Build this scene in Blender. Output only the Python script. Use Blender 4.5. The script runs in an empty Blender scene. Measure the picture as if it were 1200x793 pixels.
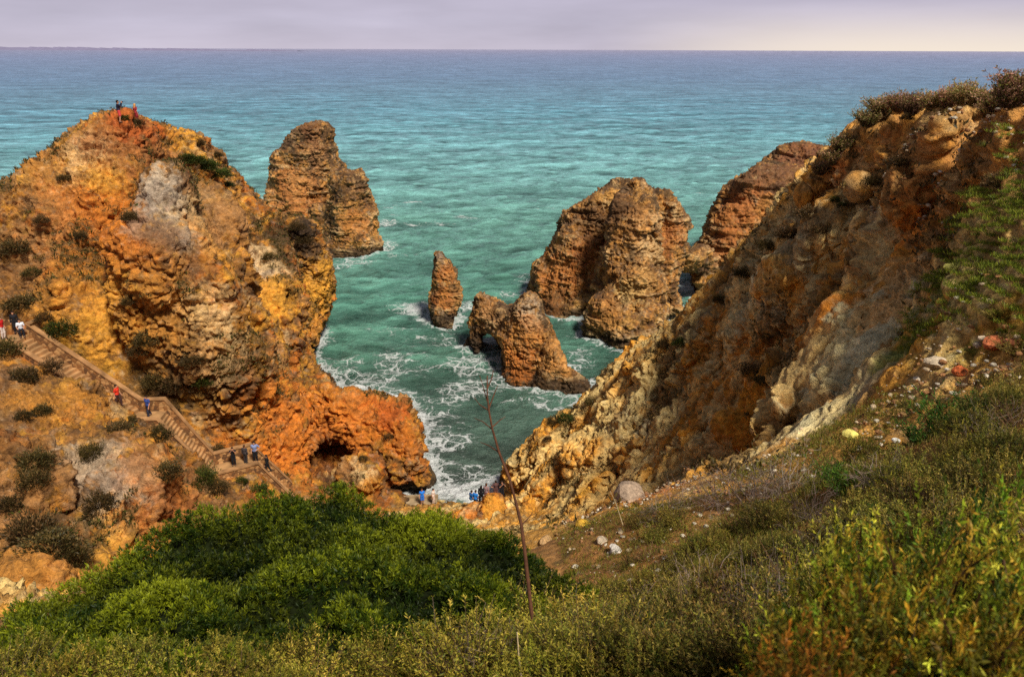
import bpy, math, random
import numpy as np
DETAIL = 2            # mesh refinement of the rock masses
f32 = np.float32
RNG = np.random.RandomState(7)
random.seed(7)
scn = bpy.context.scene
COL = scn.collection

# ------------------------------------------------------------------ camera model
CAM = np.array([0.0, 0.0, 40.0]); PITCH = math.radians(20.5); ROLL = math.radians(0.22); FPX = 906.0
_cp, _sp = math.cos(PITCH), math.sin(PITCH)
_F = np.array([0, _cp, -_sp]); _R0 = np.array([1.0, 0, 0]); _U0 = np.array([0, _sp, _cp])
_R = math.cos(ROLL) * _R0 + math.sin(ROLL) * _U0
_U = -math.sin(ROLL) * _R0 + math.cos(ROLL) * _U0

def ray(px, py):
    return _F + (px - 600.0) / FPX * _R + (396.5 - py) / FPX * _U
def P(px, py, d):
    """world point seen at photo position (px, py) at depth d along the view axis"""
    return CAM + d * ray(px, py)
def PZ(px, py, z=0.0):
    r = ray(px, py)
    return CAM + r * ((z - 40.0) / r[2])
def proj(p):
    q = p - CAM
    d = q @ _F
    return 600 + FPX * (q @ _R) / d, 396.5 - FPX * (q @ _U) / d, d

# ------------------------------------------------------------------ noise
def _hash(ix, iy, iz, seed):
    h = (ix.astype(np.uint32) * np.uint32(374761393)) ^ (iy.astype(np.uint32) * np.uint32(668265263)) ^ (iz.astype(np.uint32) * np.uint32(2147483647 - 51749)) ^ np.uint32((seed * 974634777 + 12345) & 0xffffffff)
    h = (h ^ (h >> np.uint32(13))) * np.uint32(1274126177)
    h ^= h >> np.uint32(16); h *= np.uint32(0x85ebca6b); h ^= h >> np.uint32(13)
    return h
def _chunk(fn, p, n=150000):
    if len(p) <= n: return fn(p)
    out = [fn(p[i:i + n]) for i in range(0, len(p), n)]
    if isinstance(out[0], tuple): return tuple(np.concatenate(z) for z in zip(*out))
    return np.concatenate(out)
def perlin(p, seed=0):
    def fn(p):
        p = p.astype(f32); i = np.floor(p); f = p - i; i = i.astype(np.int32)
        u = f * f * f * (f * (f * 6 - 15) + 10)
        r = np.zeros(len(p), f32)
        for dx in (0, 1):
            wx = u[:, 0] if dx else 1 - u[:, 0]
            for dy in (0, 1):
                wy = wx * (u[:, 1] if dy else 1 - u[:, 1])
                for dz in (0, 1):
                    w = wy * (u[:, 2] if dz else 1 - u[:, 2])
                    h = _hash(i[:, 0] + dx, i[:, 1] + dy, i[:, 2] + dz, seed)
                    gx = (h & 255).astype(f32) * f32(1 / 127.5) - 1
                    gy = ((h >> np.uint32(8)) & 255).astype(f32) * f32(1 / 127.5) - 1
                    gz = ((h >> np.uint32(16)) & 255).astype(f32) * f32(1 / 127.5) - 1
                    r += w * (gx * (f[:, 0] - dx) + gy * (f[:, 1] - dy) + gz * (f[:, 2] - dz))
        return r * 1.2
    return _chunk(fn, p)
def fbm(p, seed=0, octv=4, gain=0.5, lac=2.03):
    r = 0; a = 1.0; s = 0
    for k in range(octv):
        r = r + a * perlin(p, seed + k); s += a; a *= gain; p = p * f32(lac)
    return r / s * 1.4
def ridged(p, seed=0, octv=3):
    r = 0; a = 1.0; s = 0
    for k in range(octv):
        r = r + a * (1 - 2.2 * np.abs(perlin(p, seed + k))); s += a; a *= 0.5; p = p * f32(2.1)
    return r / s
def voronoi(p, seed=0):
    """F1, F2, random value of the nearest cell"""
    def fn(p):
        p = p.astype(f32); i = np.floor(p); f = p - i; i = i.astype(np.int32)
        n = len(p); F1 = np.full(n, 9, f32); F2 = np.full(n, 9, f32); c = np.zeros(n, f32)
        for dx in (-1, 0, 1):
            for dy in (-1, 0, 1):
                for dz in (-1, 0, 1):
                    h = _hash(i[:, 0] + dx, i[:, 1] + dy, i[:, 2] + dz, seed)
                    a = (h & 1023).astype(f32) * f32(1 / 1023) + dx - f[:, 0]
                    b = ((h >> np.uint32(10)) & 1023).astype(f32) * f32(1 / 1023) + dy - f[:, 1]
                    e = ((h >> np.uint32(20)) & 1023).astype(f32) * f32(1 / 1023) + dz - f[:, 2]
                    d = a * a + b * b + e * e
                    m = d < F1
                    F2 = np.where(m, F1, np.minimum(F2, d)); F1 = np.where(m, d, F1)
                    c = np.where(m, ((h * np.uint32(2654435761)) >> np.uint32(20)).astype(f32) * f32(1 / 4095), c)
        return np.sqrt(F1), np.sqrt(F2), c
    return _chunk(fn, p)
def sstep(a, b, x):
    t = np.clip((x - a) / (b - a), 0, 1); return t * t * (3 - 2 * t)
def smax(a, b, k):
    h = np.clip(0.5 + 0.5 * (a - b) / k, 0, 1)
    return b + (a - b) * h + k * h * (1 - h)
def stretchT(axis, across, along):
    """coordinates shrunk so that noise features measure `across` metres, drawn out to `along` metres on the axis"""
    t = np.asarray(axis, float); t = t / np.linalg.norm(t)
    M = np.eye(3) / across + np.outer(t, t) * (1 / along - 1 / across)
    return M.astype(f32)
def smin(a, b, k): return -smax(-a, -b, k)

# ------------------------------------------------------------------ meshes
def link(o, parent=None):
    COL.objects.link(o)
    if parent is not None: o.parent = parent
    return o
def tag(o, label=None, cat=None, group=None, kind=None):
    if label: o['label'] = label
    if cat: o['category'] = cat
    if group: o['group'] = group
    if kind: o['kind'] = kind
    return o
def empty(name, loc=(0, 0, 0), rz=0.0):
    o = bpy.data.objects.new(name, None); COL.objects.link(o)
    o.location = [float(c) for c in loc]; o.rotation_euler = (0, 0, rz); o.empty_display_size = 0.2
    return o
def npmesh(name, V, Fq, mat=None, col=None, smooth=True, attrs=None, uvw=None):
    """V (n,3); Fq: array (m,k) or list of arrays with differing k"""
    me = bpy.data.meshes.new(name)
    Fl = Fq if isinstance(Fq, list) else [Fq]
    Fl = [np.asarray(f) for f in Fl if len(f)]
    V = np.asarray(V, dtype=f32)
    me.vertices.add(len(V)); me.vertices.foreach_set('co', V.ravel())
    nl = sum(f.size for f in Fl); nf = sum(len(f) for f in Fl)
    me.loops.add(nl); me.loops.foreach_set('vertex_index', np.concatenate([f.ravel() for f in Fl]).astype(np.int32))
    me.polygons.add(nf)
    ks = np.concatenate([np.full(len(f), f.shape[1]) for f in Fl])
    st = np.concatenate([[0], np.cumsum(ks)[:-1]]).astype(np.int32)
    me.polygons.foreach_set('loop_start', st)
    me.polygons.foreach_set('use_smooth', np.full(nf, smooth, dtype=bool))
    me.update(calc_edges=True)
    if col is not None:
        a = me.attributes.new('Col', 'FLOAT_COLOR', 'POINT')
        c4 = np.ones((len(V), 4), f32); c4[:, :3] = col
        a.data.foreach_set('color', c4.ravel())
    for k, v in (attrs or {}).items():
        a = me.attributes.new(k, 'FLOAT', 'POINT'); a.data.foreach_set('value', np.asarray(v, f32))
    if mat: me.materials.append(mat)
    return me
def meshobj(name, V, Fq, mat, parent=None, **kw):
    return link(bpy.data.objects.new(name, npmesh(name, V, Fq, mat, **kw)), parent)

def surface_nets(F, org, vox):
    """F inside > 0 on a grid; returns verts, quads"""
    S = F > 0
    nx, ny, nz = F.shape
    cnt = np.zeros((nx - 1, ny - 1, nz - 1), np.int8)
    for a in (0, 1):
        for b in (0, 1):
            for c in (0, 1):
                cnt += S[a:nx - 1 + a, b:ny - 1 + b, c:nz - 1 + c]
    act = (cnt > 0) & (cnt < 8)
    I = np.argwhere(act)
    idx = np.full(act.shape, -1, np.int32); idx[act] = np.arange(len(I))
    acc = np.zeros((len(I), 3), f32); num = np.zeros(len(I), f32)
    crn = [(a, b, c) for a in (0, 1) for b in (0, 1) for c in (0, 1)]
    vals = {c: F[I[:, 0] + c[0], I[:, 1] + c[1], I[:, 2] + c[2]] for c in crn}
    for c in crn:
        for ax in range(3):
            if c[ax] == 0:
                e = list(c); e[ax] = 1; e = tuple(e)
                va, vb = vals[c], vals[e]
                m = (va > 0) != (vb > 0)
                t = np.where(m, va / np.where(m, va - vb, 1), 0)
                for k in range(3):
                    acc[:, k] += np.where(m, (t if k == ax else c[k]), 0)
                num += m
    V = (I + acc / num[:, None]) * vox + np.asarray(org)
    Q = []
    for ax in range(3):
        sl0 = [slice(None)] * 3; sl1 = [slice(None)] * 3
        sl0[ax] = slice(0, -1); sl1[ax] = slice(1, None)
        A = S[tuple(sl0)]; B = S[tuple(sl1)]
        E = np.argwhere(A != B)
        o1, o2 = [(1, 2), (2, 0), (0, 1)][ax]
        ok = (E[:, o1] > 0) & (E[:, o2] > 0) & (E[:, o1] < F.shape[o1] - 1) & (E[:, o2] < F.shape[o2] - 1)
        E = E[ok]
        flip = B[E[:, 0], E[:, 1], E[:, 2]]
        q = []
        for (da, db) in ((1, 1), (0, 1), (0, 0), (1, 0)):
            e = E.copy(); e[:, o1] -= da; e[:, o2] -= db
            q.append(idx[e[:, 0], e[:, 1], e[:, 2]])
        q = np.stack(q, 1)
        q[flip] = q[flip][:, ::-1]
        Q.append(q)
    return V.astype(f32), np.concatenate(Q)
def subdiv(V, Q):
    n = len(V)
    e = np.stack([Q, np.roll(Q, -1, 1)], 2).reshape(-1, 2)
    es = np.sort(e, 1).astype(np.int64)
    key = es[:, 0] * n + es[:, 1]
    uk, inv = np.unique(key, return_inverse=True)
    a, b = (uk // n).astype(np.int64), (uk % n).astype(np.int64)
    me = (V[a] + V[b]) * f32(0.5); mf = V[Q].mean(1)
    ei = inv.reshape(-1, 4) + n; fi = np.arange(len(Q)) + n + len(uk)
    nq = [np.stack([Q[:, k], ei[:, k], fi, ei[:, k - 1]], 1) for k in range(4)]
    return np.concatenate([V, me, mf]).astype(f32), np.concatenate(nq)
def relax(V, Q, it=1, w=0.5):
    n = len(V); ia = Q.ravel(); ib = np.roll(Q, -1, 1).ravel()
    cnt = (np.bincount(ia, minlength=n) + np.bincount(ib, minlength=n)).astype(f32)
    for _ in range(it):
        N = np.stack([np.bincount(ia, V[ib, k], n) + np.bincount(ib, V[ia, k], n) for k in range(3)], 1) / np.maximum(cnt, 1)[:, None]
        V = (V * (1 - w) + N * w).astype(f32)
    return V
def vnormals(V, Q):
    a = V[Q[:, 2]] - V[Q[:, 0]]; b = V[Q[:, 3]] - V[Q[:, 1]]
    fn = np.cross(a, b); n = len(V); out = np.zeros((n, 3), f32)
    for c in range(4):
        for k in range(3): out[:, k] += np.bincount(Q[:, c], fn[:, k], n)
    return out / np.maximum(np.linalg.norm(out, axis=1, keepdims=True), 1e-9)
def prune(V, Q, keepf):
    Q = Q[keepf]; used = np.zeros(len(V), bool); used[Q.ravel()] = True
    remap = np.cumsum(used) - 1
    return V[used], remap[Q], used

# silhouettes: signed distance (px) to a polygon, tabulated on a 2 px raster
class Outline:
    X0, Y0, W, H, ST = -400, -150, 1000, 650, 2
    def __init__(s, poly, holes=()):
        xs = s.X0 + s.ST * np.arange(s.W, dtype=f32); ys = s.Y0 + s.ST * np.arange(s.H, dtype=f32)
        X, Y = np.meshgrid(xs, ys, indexing='ij')
        s.t = s._sd(X, Y, poly)
        for h in holes: s.t = np.minimum(s.t, -s._sd(X, Y, h))
    @staticmethod
    def _sd(X, Y, poly):
        d = np.full(X.shape, 1e9, f32); ins = np.zeros(X.shape, bool)
        n = len(poly)
        for i in range(n):
            (ax, ay), (bx, by) = poly[i], poly[(i + 1) % n]
            ex, ey = bx - ax, by - ay
            t = np.clip(((X - ax) * ex + (Y - ay) * ey) / (ex * ex + ey * ey + 1e-9), 0, 1)
            d = np.minimum(d, (X - ax - t * ex) ** 2 + (Y - ay - t * ey) ** 2)
            if ay != by:
                c = (ay > Y) != (by > Y)
                ins ^= c & (X < ax + (Y - ay) * ex / (by - ay))
        d = np.sqrt(d)
        return np.where(ins, d, -d)
    def __call__(s, p):
        x, y, d = proj(p)
        d = np.maximum(d, 1.0)
        gx = np.clip((x - s.X0) / s.ST, 0, s.W - 1.001); gy = np.clip((y - s.Y0) / s.ST, 0, s.H - 1.001)
        i = gx.astype(int); j = gy.astype(int); u = gx - i; w = gy - j
        v = s.t[i, j] * (1 - u) * (1 - w) + s.t[i + 1, j] * u * (1 - w) + s.t[i, j + 1] * (1 - u) * w + s.t[i + 1, j + 1] * u * w
        return (v * d / FPX).astype(f32)

class Height:
    """smooth height surface through scattered 3-D points"""
    def __init__(s, pts, x0, x1, y0, y1, st):
        pts = np.asarray(pts, dtype=np.float64); n = len(pts)
        D = np.linalg.norm(pts[:, None, :2] - pts[None, :, :2], axis=2)
        A = np.zeros((n + 3, n + 3)); A[:n, :n] = -D - np.eye(n) * 0.15
        A[:n, n] = 1; A[:n, n + 1:] = pts[:, :2]; A[n, :n] = 1; A[n + 1:, :n] = pts[:, :2].T
        w = np.linalg.solve(A, np.concatenate([pts[:, 2], np.zeros(3)]))
        s.x0, s.y0, s.st = x0, y0, st
        s.xs = np.arange(x0, x1 + st, st); s.ys = np.arange(y0, y1 + st, st)
        X, Y = np.meshgrid(s.xs, s.ys, indexing='ij')
        h = w[n] + w[n + 1] * X + w[n + 2] * Y
        for k in range(n): h -= w[k] * np.hypot(X - pts[k, 0], Y - pts[k, 1])
        s.h = h.astype(f32); s.X, s.Y = X, Y; s.fin()
    def fin(s):
        gx, gy = np.gradient(s.h, s.st)
        s.g = np.sqrt(1 + gx ** 2 + gy ** 2).astype(f32)
        s.slope = np.hypot(gx, gy).astype(f32)
    def _l(s, T, x, y):
        gx = np.clip((x - s.x0) / s.st, 0, len(s.xs) - 1.001); gy = np.clip((y - s.y0) / s.st, 0, len(s.ys) - 1.001)
        i = gx.astype(int); j = gy.astype(int); u = gx - i; w = gy - j
        return T[i, j] * (1 - u) * (1 - w) + T[i + 1, j] * u * (1 - w) + T[i, j + 1] * (1 - u) * w + T[i + 1, j + 1] * u * w
    def __call__(s, x, y): return s._l(s.h, x, y)
    def sdf(s, p): return (s._l(s.h, p[:, 0], p[:, 1]) - p[:, 2]) / s._l(s.g, p[:, 0], p[:, 1])

# implicit shapes, inside positive (metres)
def ellip(c, r, rz=0.0):
    c = np.asarray(c); r = np.asarray(r, float); co, si = math.cos(rz), math.sin(rz)
    def f(p):
        q = p - c; x = q[:, 0] * co + q[:, 1] * si; y = -q[:, 0] * si + q[:, 1] * co
        k = np.sqrt((x / r[0]) ** 2 + (y / r[1]) ** 2 + (q[:, 2] / r[2]) ** 2)
        return ((1 - k) * r.min()).astype(f32)
    return f
def cone(a, b, ra, rb):
    a = np.asarray(a, float); b = np.asarray(b, float); ab = b - a; L = ab @ ab
    def f(p):
        q = p - a; t = np.clip(q @ ab / L, 0, 1)
        d = np.linalg.norm(q - t[:, None] * ab, axis=1)
        return (ra + (rb - ra) * t - d).astype(f32)
    return f
def tower(cx, cy, z0, z1, r0, r1, sx=1.0, sy=1.0, rz=0.0, rnd=2.0, pw=1.0):
    """upright column with taper from r0 at z0 to r1 at z1 and a rounded top"""
    co, si = math.cos(rz), math.sin(rz)
    def f(p):
        x = ((p[:, 0] - cx) * co + (p[:, 1] - cy) * si) / sx; y = (-(p[:, 0] - cx) * si + (p[:, 1] - cy) * co) / sy
        t = np.clip((p[:, 2] - z0) / (z1 - z0), 0, 1) ** pw
        side = (r0 + (r1 - r0) * t - np.hypot(x, y)) * min(sx, sy)
        return smin(side, z1 - p[:, 2], rnd).astype(f32)
    return f
def union(fs, k=1.0):
    def f(p):
        r = fs[0](p)
        for g in fs[1:]: r = smax(r, g(p), k)
        return r
    return f

def carve_mass(bbox, vox, geo, outline=None, warp=(1.2, 7.0, 0.5, 2.6), seed=1, damp=None, cut=None, ok=0.7, fin=None):
    (x0, x1), (y0, y1), (z0, z1) = bbox
    xs = np.arange(x0, x1, vox); ys = np.arange(y0, y1, vox); zs = np.arange(z0, z1, vox)
    F = np.zeros((len(xs), len(ys), len(zs)), f32)
    step = max(1, int(400000 / (len(ys) * len(zs))))
    mY, mZ = np.meshgrid(ys, zs, indexing='ij')
    band = warp[0] * 1.1 + warp[2] + 2.5 * vox + (1.2 * fin[0] if fin is not None else 0)
    for i in range(0, len(xs), step):
        xx = xs[i:i + step]
        p = np.stack([np.repeat(xx, mY.size), np.tile(mY.ravel(), len(xx)), np.tile(mZ.ravel(), len(xx))], 1).astype(f32)
        g = geo(p)
        b = np.abs(g) < band
        if b.any():
            q = p[b]
            w = np.stack([fbm(q * f32(1 / warp[1]), seed + 11 * k, 2) for k in range(3)], 1) * f32(warp[0]) \
              + np.stack([perlin(q * f32(1 / warp[3]), seed + 90 + 11 * k) for k in range(3)], 1) * f32(warp[2])
            w[:, 2] *= 0.5
            if damp is not None: w *= damp(q)[:, None]
            gb = geo(q + w)
            if fin is not None:
                am, T = fin      # ribs and clefts: ridged noise drawn out along one direction
                qq = (q + w * f32(.6)) @ T
                rb = .65 * (1 - 2.3 * np.abs(perlin(qq, seed + 500))) + .35 * (1 - 2.3 * np.abs(perlin(qq * f32(2.2), seed + 501)))
                sel = sstep(-.35, .15, fbm(q * f32(.09), seed + 505, 2))
                gb += (am * (rb - .45) * (.35 + .65 * sel) * (damp(q) if damp is not None else 1)).astype(f32)
            g[b] = gb
        if outline is not None:
            b = g > -2 * vox
            if b.any():
                c = outline(p[b]) + 0.12 * perlin(p[b] * f32(0.9), seed + 300)
                g[b] = smin(g[b], c, ok)
        if cut is not None:
            b = np.abs(g) < 6
            b |= g > 0
            if b.any(): g[b] = np.minimum(g[b], cut(p[b]))
        F[i:i + len(xx)] = g.reshape(len(xx), len(ys), len(zs))
    # the grid's own rim is outside
    F[0] = F[-1] = -vox; F[:, 0] = F[:, -1] = -vox; F[:, :, 0] = -vox; F[:, :, -1] = -vox
    return surface_nets(F, (x0, y0, z0), vox)

def rock_detail(V, Q, levels, amp=1.0, seed=5, damp=None, axis=None, stretch=1.0, strata=0.25, chunk=1.5, fineamp=1.0, cobble=None):
    """refine and roughen: ridges, broken blocks, bedding ledges; returns verts, quads, normals and a crevice measure.
    Faces turned well away from the bay's viewpoint keep the coarser mesh."""
    V = relax(V, Q, 1, 0.5)
    V, Q = (subdiv(V, Q) if levels > 0 else (V, Q)); V = relax(V, Q, 2, 0.5)
    if levels > 1:
        N0 = vnormals(V, Q); fc = V[Q].mean(1); vd = CAM - fc
        back = (N0[Q].mean(1) * vd).sum(1) / np.linalg.norm(vd, axis=1) < -0.35
        back |= fc[:, 2] < -1.0
        Qb = Q[back]; V, Q = subdiv(V, Q[~back]); V = relax(V, np.concatenate([Q, Qb]), 1, 0.4); Q = np.concatenate([Q, Qb])
    N = vnormals(V, Q)
    p = V.copy()
    if axis is not None:
        t = np.asarray(axis, f32); t = t / np.linalg.norm(t)
        p = p - ((p @ t) * (1 - 1 / stretch))[:, None] * t[None].astype(f32)
    w = np.stack([perlin(p * f32(0.5), seed + 70 + k) for k in range(3)], 1) * f32(0.5)
    w += np.stack([perlin(p * f32(2.2), seed + 170 + k) for k in range(3)], 1) * f32(0.12)
    r = ridged(p * f32(1 / 4.5), seed, 3)
    q = (p + w) * np.array([1 / chunk, 1 / chunk, 1.35 / chunk], f32)
    F1, F2, c = voronoi(q, seed + 3)
    cr = np.exp(-(F2 - F1) / 0.07)
    q2 = (p + w * f32(0.4)) * f32(2.6 / chunk)
    G1, G2, c2 = voronoi(q2, seed + 4)
    cr2 = np.exp(-(G2 - G1) / 0.10)
    rough = sstep(-.25, .35, fbm(V * f32(.22), seed + 15, 2))       # some faces are shattered, others smooth
    m1 = 1 - 2.4 * np.abs(perlin(p * f32(.75) + w, seed + 16)); m2 = 1 - 2.4 * np.abs(perlin(p * f32(1.7) + w, seed + 17)); m3 = 1 - 2.4 * np.abs(perlin(p * f32(3.7), seed + 18))
    fine = fbm(p * f32(2.6), seed + 20, 3)
    pit = voronoi(p * f32(1.25) + w, seed + 8)[0]
    pits = sstep(.30, .08, pit) * sstep(.1, .35, fbm(V * f32(.3), seed + 19, 2))
    zz = V[:, 2] + 0.9 * fbm(V * f32(0.14), seed + 31, 2) + 0.06 * V[:, 0]
    brk = sstep(-.2, .3, fbm(V * f32(.28), seed + 33, 2))
    st = perlin(np.stack([zz * 1.3, zz * 0 + 3.3, V[:, 0] * 0.12], 1), seed + 40) + 0.6 * perlin(np.stack([zz * 3.6, zz * 0 + 7.3, V[:, 1] * 0.16], 1), seed + 41)
    st = st * (.35 + .9 * brk)
    steep = 1 - np.abs(N[:, 2])
    d = 0.55 * (r - 0.3) + (.35 + .65 * rough) * (0.50 * (c - 0.5) * (1 - cr) - 0.34 * cr + 0.24 * (c2 - 0.5) - 0.16 * cr2) \
        + fineamp * (.45 + .55 * rough) * (.26 * (m1 - .3) + .19 * (m2 - .3) + .10 * (m3 - .3)) + 0.15 * fine - .32 * pits + strata * st * sstep(0.15, 0.7, steep)
    d = d * amp
    if cobble is not None:
        K1 = voronoi(p * f32(2.1) + w * f32(.5), seed + 9)[0]; d = d + .30 * np.clip(.55 - K1, 0, 1) * cobble(V)
    m = damp(V) if damp is not None else 1.0
    V2 = V + N * (d * m)[:, None].astype(f32)
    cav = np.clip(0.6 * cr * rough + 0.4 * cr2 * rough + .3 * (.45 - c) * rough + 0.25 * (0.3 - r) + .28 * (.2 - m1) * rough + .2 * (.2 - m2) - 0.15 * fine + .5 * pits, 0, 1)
    N2 = vnormals(V2, Q)
    return V2.astype(f32), Q, N2, cav.astype(f32), c, st

def on_surface(V, px, py, rad=3.0):
    x, y, d = proj(V)
    k = np.where((np.abs(x - px) < rad) & (np.abs(y - py) < rad))[0]
    if len(k) == 0:
        k = np.argsort((x - px) ** 2 + (y - py) ** 2)[:5]
    return V[k[np.argmin(d[k])]]
def lin(r, g, b):
    f = lambda c: (c / 255 / 12.92) if c / 255 < 0.04045 else ((c / 255 + 0.055) / 1.055) ** 2.4
    return np.array([f(r), f(g), f(b)], f32)
def mixc(c, m, k): return c + (np.asarray(k, f32) - c) * np.asarray(m, f32)[:, None]
def zones(V, C, zl, seed=60):
    w = fbm(V * f32(0.45), seed, 3)
    w2 = fbm(V * f32(1.7), seed + 5, 3)
    w3 = fbm(V * f32(5.0), seed + 9, 2)
    for (px, py, r, col, k) in zl:
        c = on_surface(V, px, py)
        d = np.linalg.norm(V - c, axis=1) / r
        m = sstep(1.1, 0.5, d + 0.75 * w + 0.6 * w2 + .35 * w3) * k
        C = mixc(C, m, col)
    return C

def march(geo, px, py, d0=30, d1=150):
    """first point of an implicit shape on the sight line"""
    t_ = np.linspace(d0, d1, 1600); q = CAM + t_[:, None] * ray(px, py); g = geo(q.astype(f32)) > 0
    k = np.argmax(g) if g.any() else 0
    return q[k], t_[k]

def vegmask(p, seed):
    """where low scrub has taken hold: broken patches"""
    return sstep(.10, .34, fbm(p * f32(.13), 850 + seed, 4, .6) + .45 * fbm(p * f32(.7), 860 + seed, 3))
# ================================================================== materials (procedural)
def nt(name):
    m = bpy.data.materials.new(name); m.use_nodes = True
    t = m.node_tree; t.nodes.clear()
    return m, t, t.nodes, t.links
def node(t, kind, **kw):
    n = t.nodes.new(kind)
    for k, v in kw.items():
        if k in n.inputs.keys(): n.inputs[k].default_value = v
        else: setattr(n, k, v)
    return n
def rock_material(name, s1=1.6, s2=9.0, bump=0.95, rough=0.92, lo=0.52, hi=1.5):
    m, t, N, L = nt(name)
    out = node(t, 'ShaderNodeOutputMaterial'); b = node(t, 'ShaderNodeBsdfPrincipled', Roughness=rough)
    b.inputs['Specular IOR Level'].default_value = 0.25
    at = node(t, 'ShaderNodeAttribute', attribute_name='Col')
    g = node(t, 'ShaderNodeNewGeometry')
    n1 = node(t, 'ShaderNodeTexNoise', Scale=s1, Detail=6.0, Roughness=0.65)
    n2 = node(t, 'ShaderNodeTexNoise', Scale=s2, Detail=5.0, Roughness=0.7)
    for n in (n1, n2): L.new(g.outputs['Position'], n.inputs['Vector'])
    r1 = node(t, 'ShaderNodeMapRange'); r1.inputs[1].default_value = 0.3; r1.inputs[2].default_value = 0.7; r1.inputs[3].default_value = lo; r1.inputs[4].default_value = hi
    r2 = node(t, 'ShaderNodeMapRange'); r2.inputs[1].default_value = 0.3; r2.inputs[2].default_value = 0.7; r2.inputs[3].default_value = 0.6; r2.inputs[4].default_value = 1.35
    L.new(n1.outputs['Fac'], r1.inputs[0]); L.new(n2.outputs['Fac'], r2.inputs[0])
    mu = node(t, 'ShaderNodeMath', operation='MULTIPLY'); L.new(r1.outputs[0], mu.inputs[0]); L.new(r2.outputs[0], mu.inputs[1])
    mx = node(t, 'ShaderNodeMix', data_type='RGBA', blend_type='MULTIPLY'); mx.inputs[0].default_value = 1.0
    L.new(at.outputs['Color'], mx.inputs[6]); L.new(mu.outputs[0], mx.inputs[7])
    n6 = node(t, 'ShaderNodeTexNoise', Scale=s1 * 1.5, Detail=9.0, Roughness=0.78); n6.inputs['Distortion'].default_value = .4; L.new(g.outputs['Position'], n6.inputs['Vector'])
    k1 = node(t, 'ShaderNodeMapRange', interpolation_type='SMOOTHSTEP'); k1.inputs[1].default_value = .52; k1.inputs[2].default_value = .68; k1.inputs[4].default_value = .72; L.new(n6.outputs['Fac'], k1.inputs[0])
    k2 = node(t, 'ShaderNodeMapRange', interpolation_type='SMOOTHSTEP'); k2.inputs[1].default_value = .46; k2.inputs[2].default_value = .32; k2.inputs[4].default_value = .5; L.new(n6.outputs['Fac'], k2.inputs[0])
    x1 = node(t, 'ShaderNodeMix', data_type='RGBA', blend_type='MULTIPLY'); L.new(k1.outputs[0], x1.inputs[0]); L.new(mx.outputs[2], x1.inputs[6]); x1.inputs[7].default_value = (.26, .22, .20, 1)
    x2 = node(t, 'ShaderNodeMix', data_type='RGBA', blend_type='SCREEN'); L.new(k2.outputs[0], x2.inputs[0]); L.new(x1.outputs[2], x2.inputs[6]); x2.inputs[7].default_value = (.34, .27, .18, 1)
    L.new(x2.outputs[2], b.inputs['Base Color'])
    ad = node(t, 'ShaderNodeMath', operation='MULTIPLY_ADD'); ad.inputs[1].default_value = 0.45
    L.new(n2.outputs['Fac'], ad.inputs[0]); L.new(n1.outputs['Fac'], ad.inputs[2])
    bp = node(t, 'ShaderNodeBump', Strength=bump, Distance=0.25)
    L.new(ad.outputs[0], bp.inputs['Height']); L.new(bp.outputs[0], b.inputs['Normal'])
    L.new(b.outputs[0], out.inputs[0])
    return m
def plain_material(name, color, rough=0.8, var=0.25, scale=8.0, bump=0.2, spec=0.3, attr=False):
    m, t, N, L = nt(name)
    out = node(t, 'ShaderNodeOutputMaterial'); b = node(t, 'ShaderNodeBsdfPrincipled', Roughness=rough)
    b.inputs['Specular IOR Level'].default_value = spec
    tc = node(t, 'ShaderNodeTexCoord'); n1 = node(t, 'ShaderNodeTexNoise', Scale=scale, Detail=5.0)
    L.new(tc.outputs['Object'], n1.inputs['Vector'])
    r = node(t, 'ShaderNodeMapRange'); r.inputs[1].default_value = 0.3; r.inputs[2].default_value = 0.7; r.inputs[3].default_value = 1 - var; r.inputs[4].default_value = 1 + var
    L.new(n1.outputs['Fac'], r.inputs[0])
    mx = node(t, 'ShaderNodeMix', data_type='RGBA', blend_type='MULTIPLY'); mx.inputs[0].default_value = 1.0
    if attr:
        a = node(t, 'ShaderNodeAttribute', attribute_name='Col'); L.new(a.outputs['Color'], mx.inputs[6])
    else: mx.inputs[6].default_value = (*[float(c) for c in color], 1)
    L.new(r.outputs[0], mx.inputs[7]); L.new(mx.outputs[2], b.inputs['Base Color'])
    bp = node(t, 'ShaderNodeBump', Strength=bump, Distance=0.02); L.new(n1.outputs['Fac'], bp.inputs['Height']); L.new(bp.outputs[0], b.inputs['Normal'])
    L.new(b.outputs[0], out.inputs[0])
    return m
def leaf_material(name, trans=0.3, rough=0.55):
    m, t, N, L = nt(name)
    out = node(t, 'ShaderNodeOutputMaterial'); b = node(t, 'ShaderNodeBsdfPrincipled', Roughness=rough)
    b.inputs['Specular IOR Level'].default_value = 0.3
    a = node(t, 'ShaderNodeAttribute', attribute_name='Col'); L.new(a.outputs['Color'], b.inputs['Base Color'])
    tr = node(t, 'ShaderNodeBsdfTranslucent'); L.new(a.outputs['Color'], tr.inputs['Color'])
    mx = node(t, 'ShaderNodeMixShader'); mx.inputs[0].default_value = trans
    L.new(b.outputs[0], mx.inputs[1]); L.new(tr.outputs[0], mx.inputs[2]); L.new(mx.outputs[0], out.inputs[0])
    return m
M_ROCK = rock_material('weathered_rock')
M_CONGL = rock_material('crumbling_rock', 2.6, 13.0, .9, .92, .55, 1.6)
M_GROUND = rock_material('dry_ground', 3.0, 22.0, 0.5)
M_LEAF = leaf_material('leaf')

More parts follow.
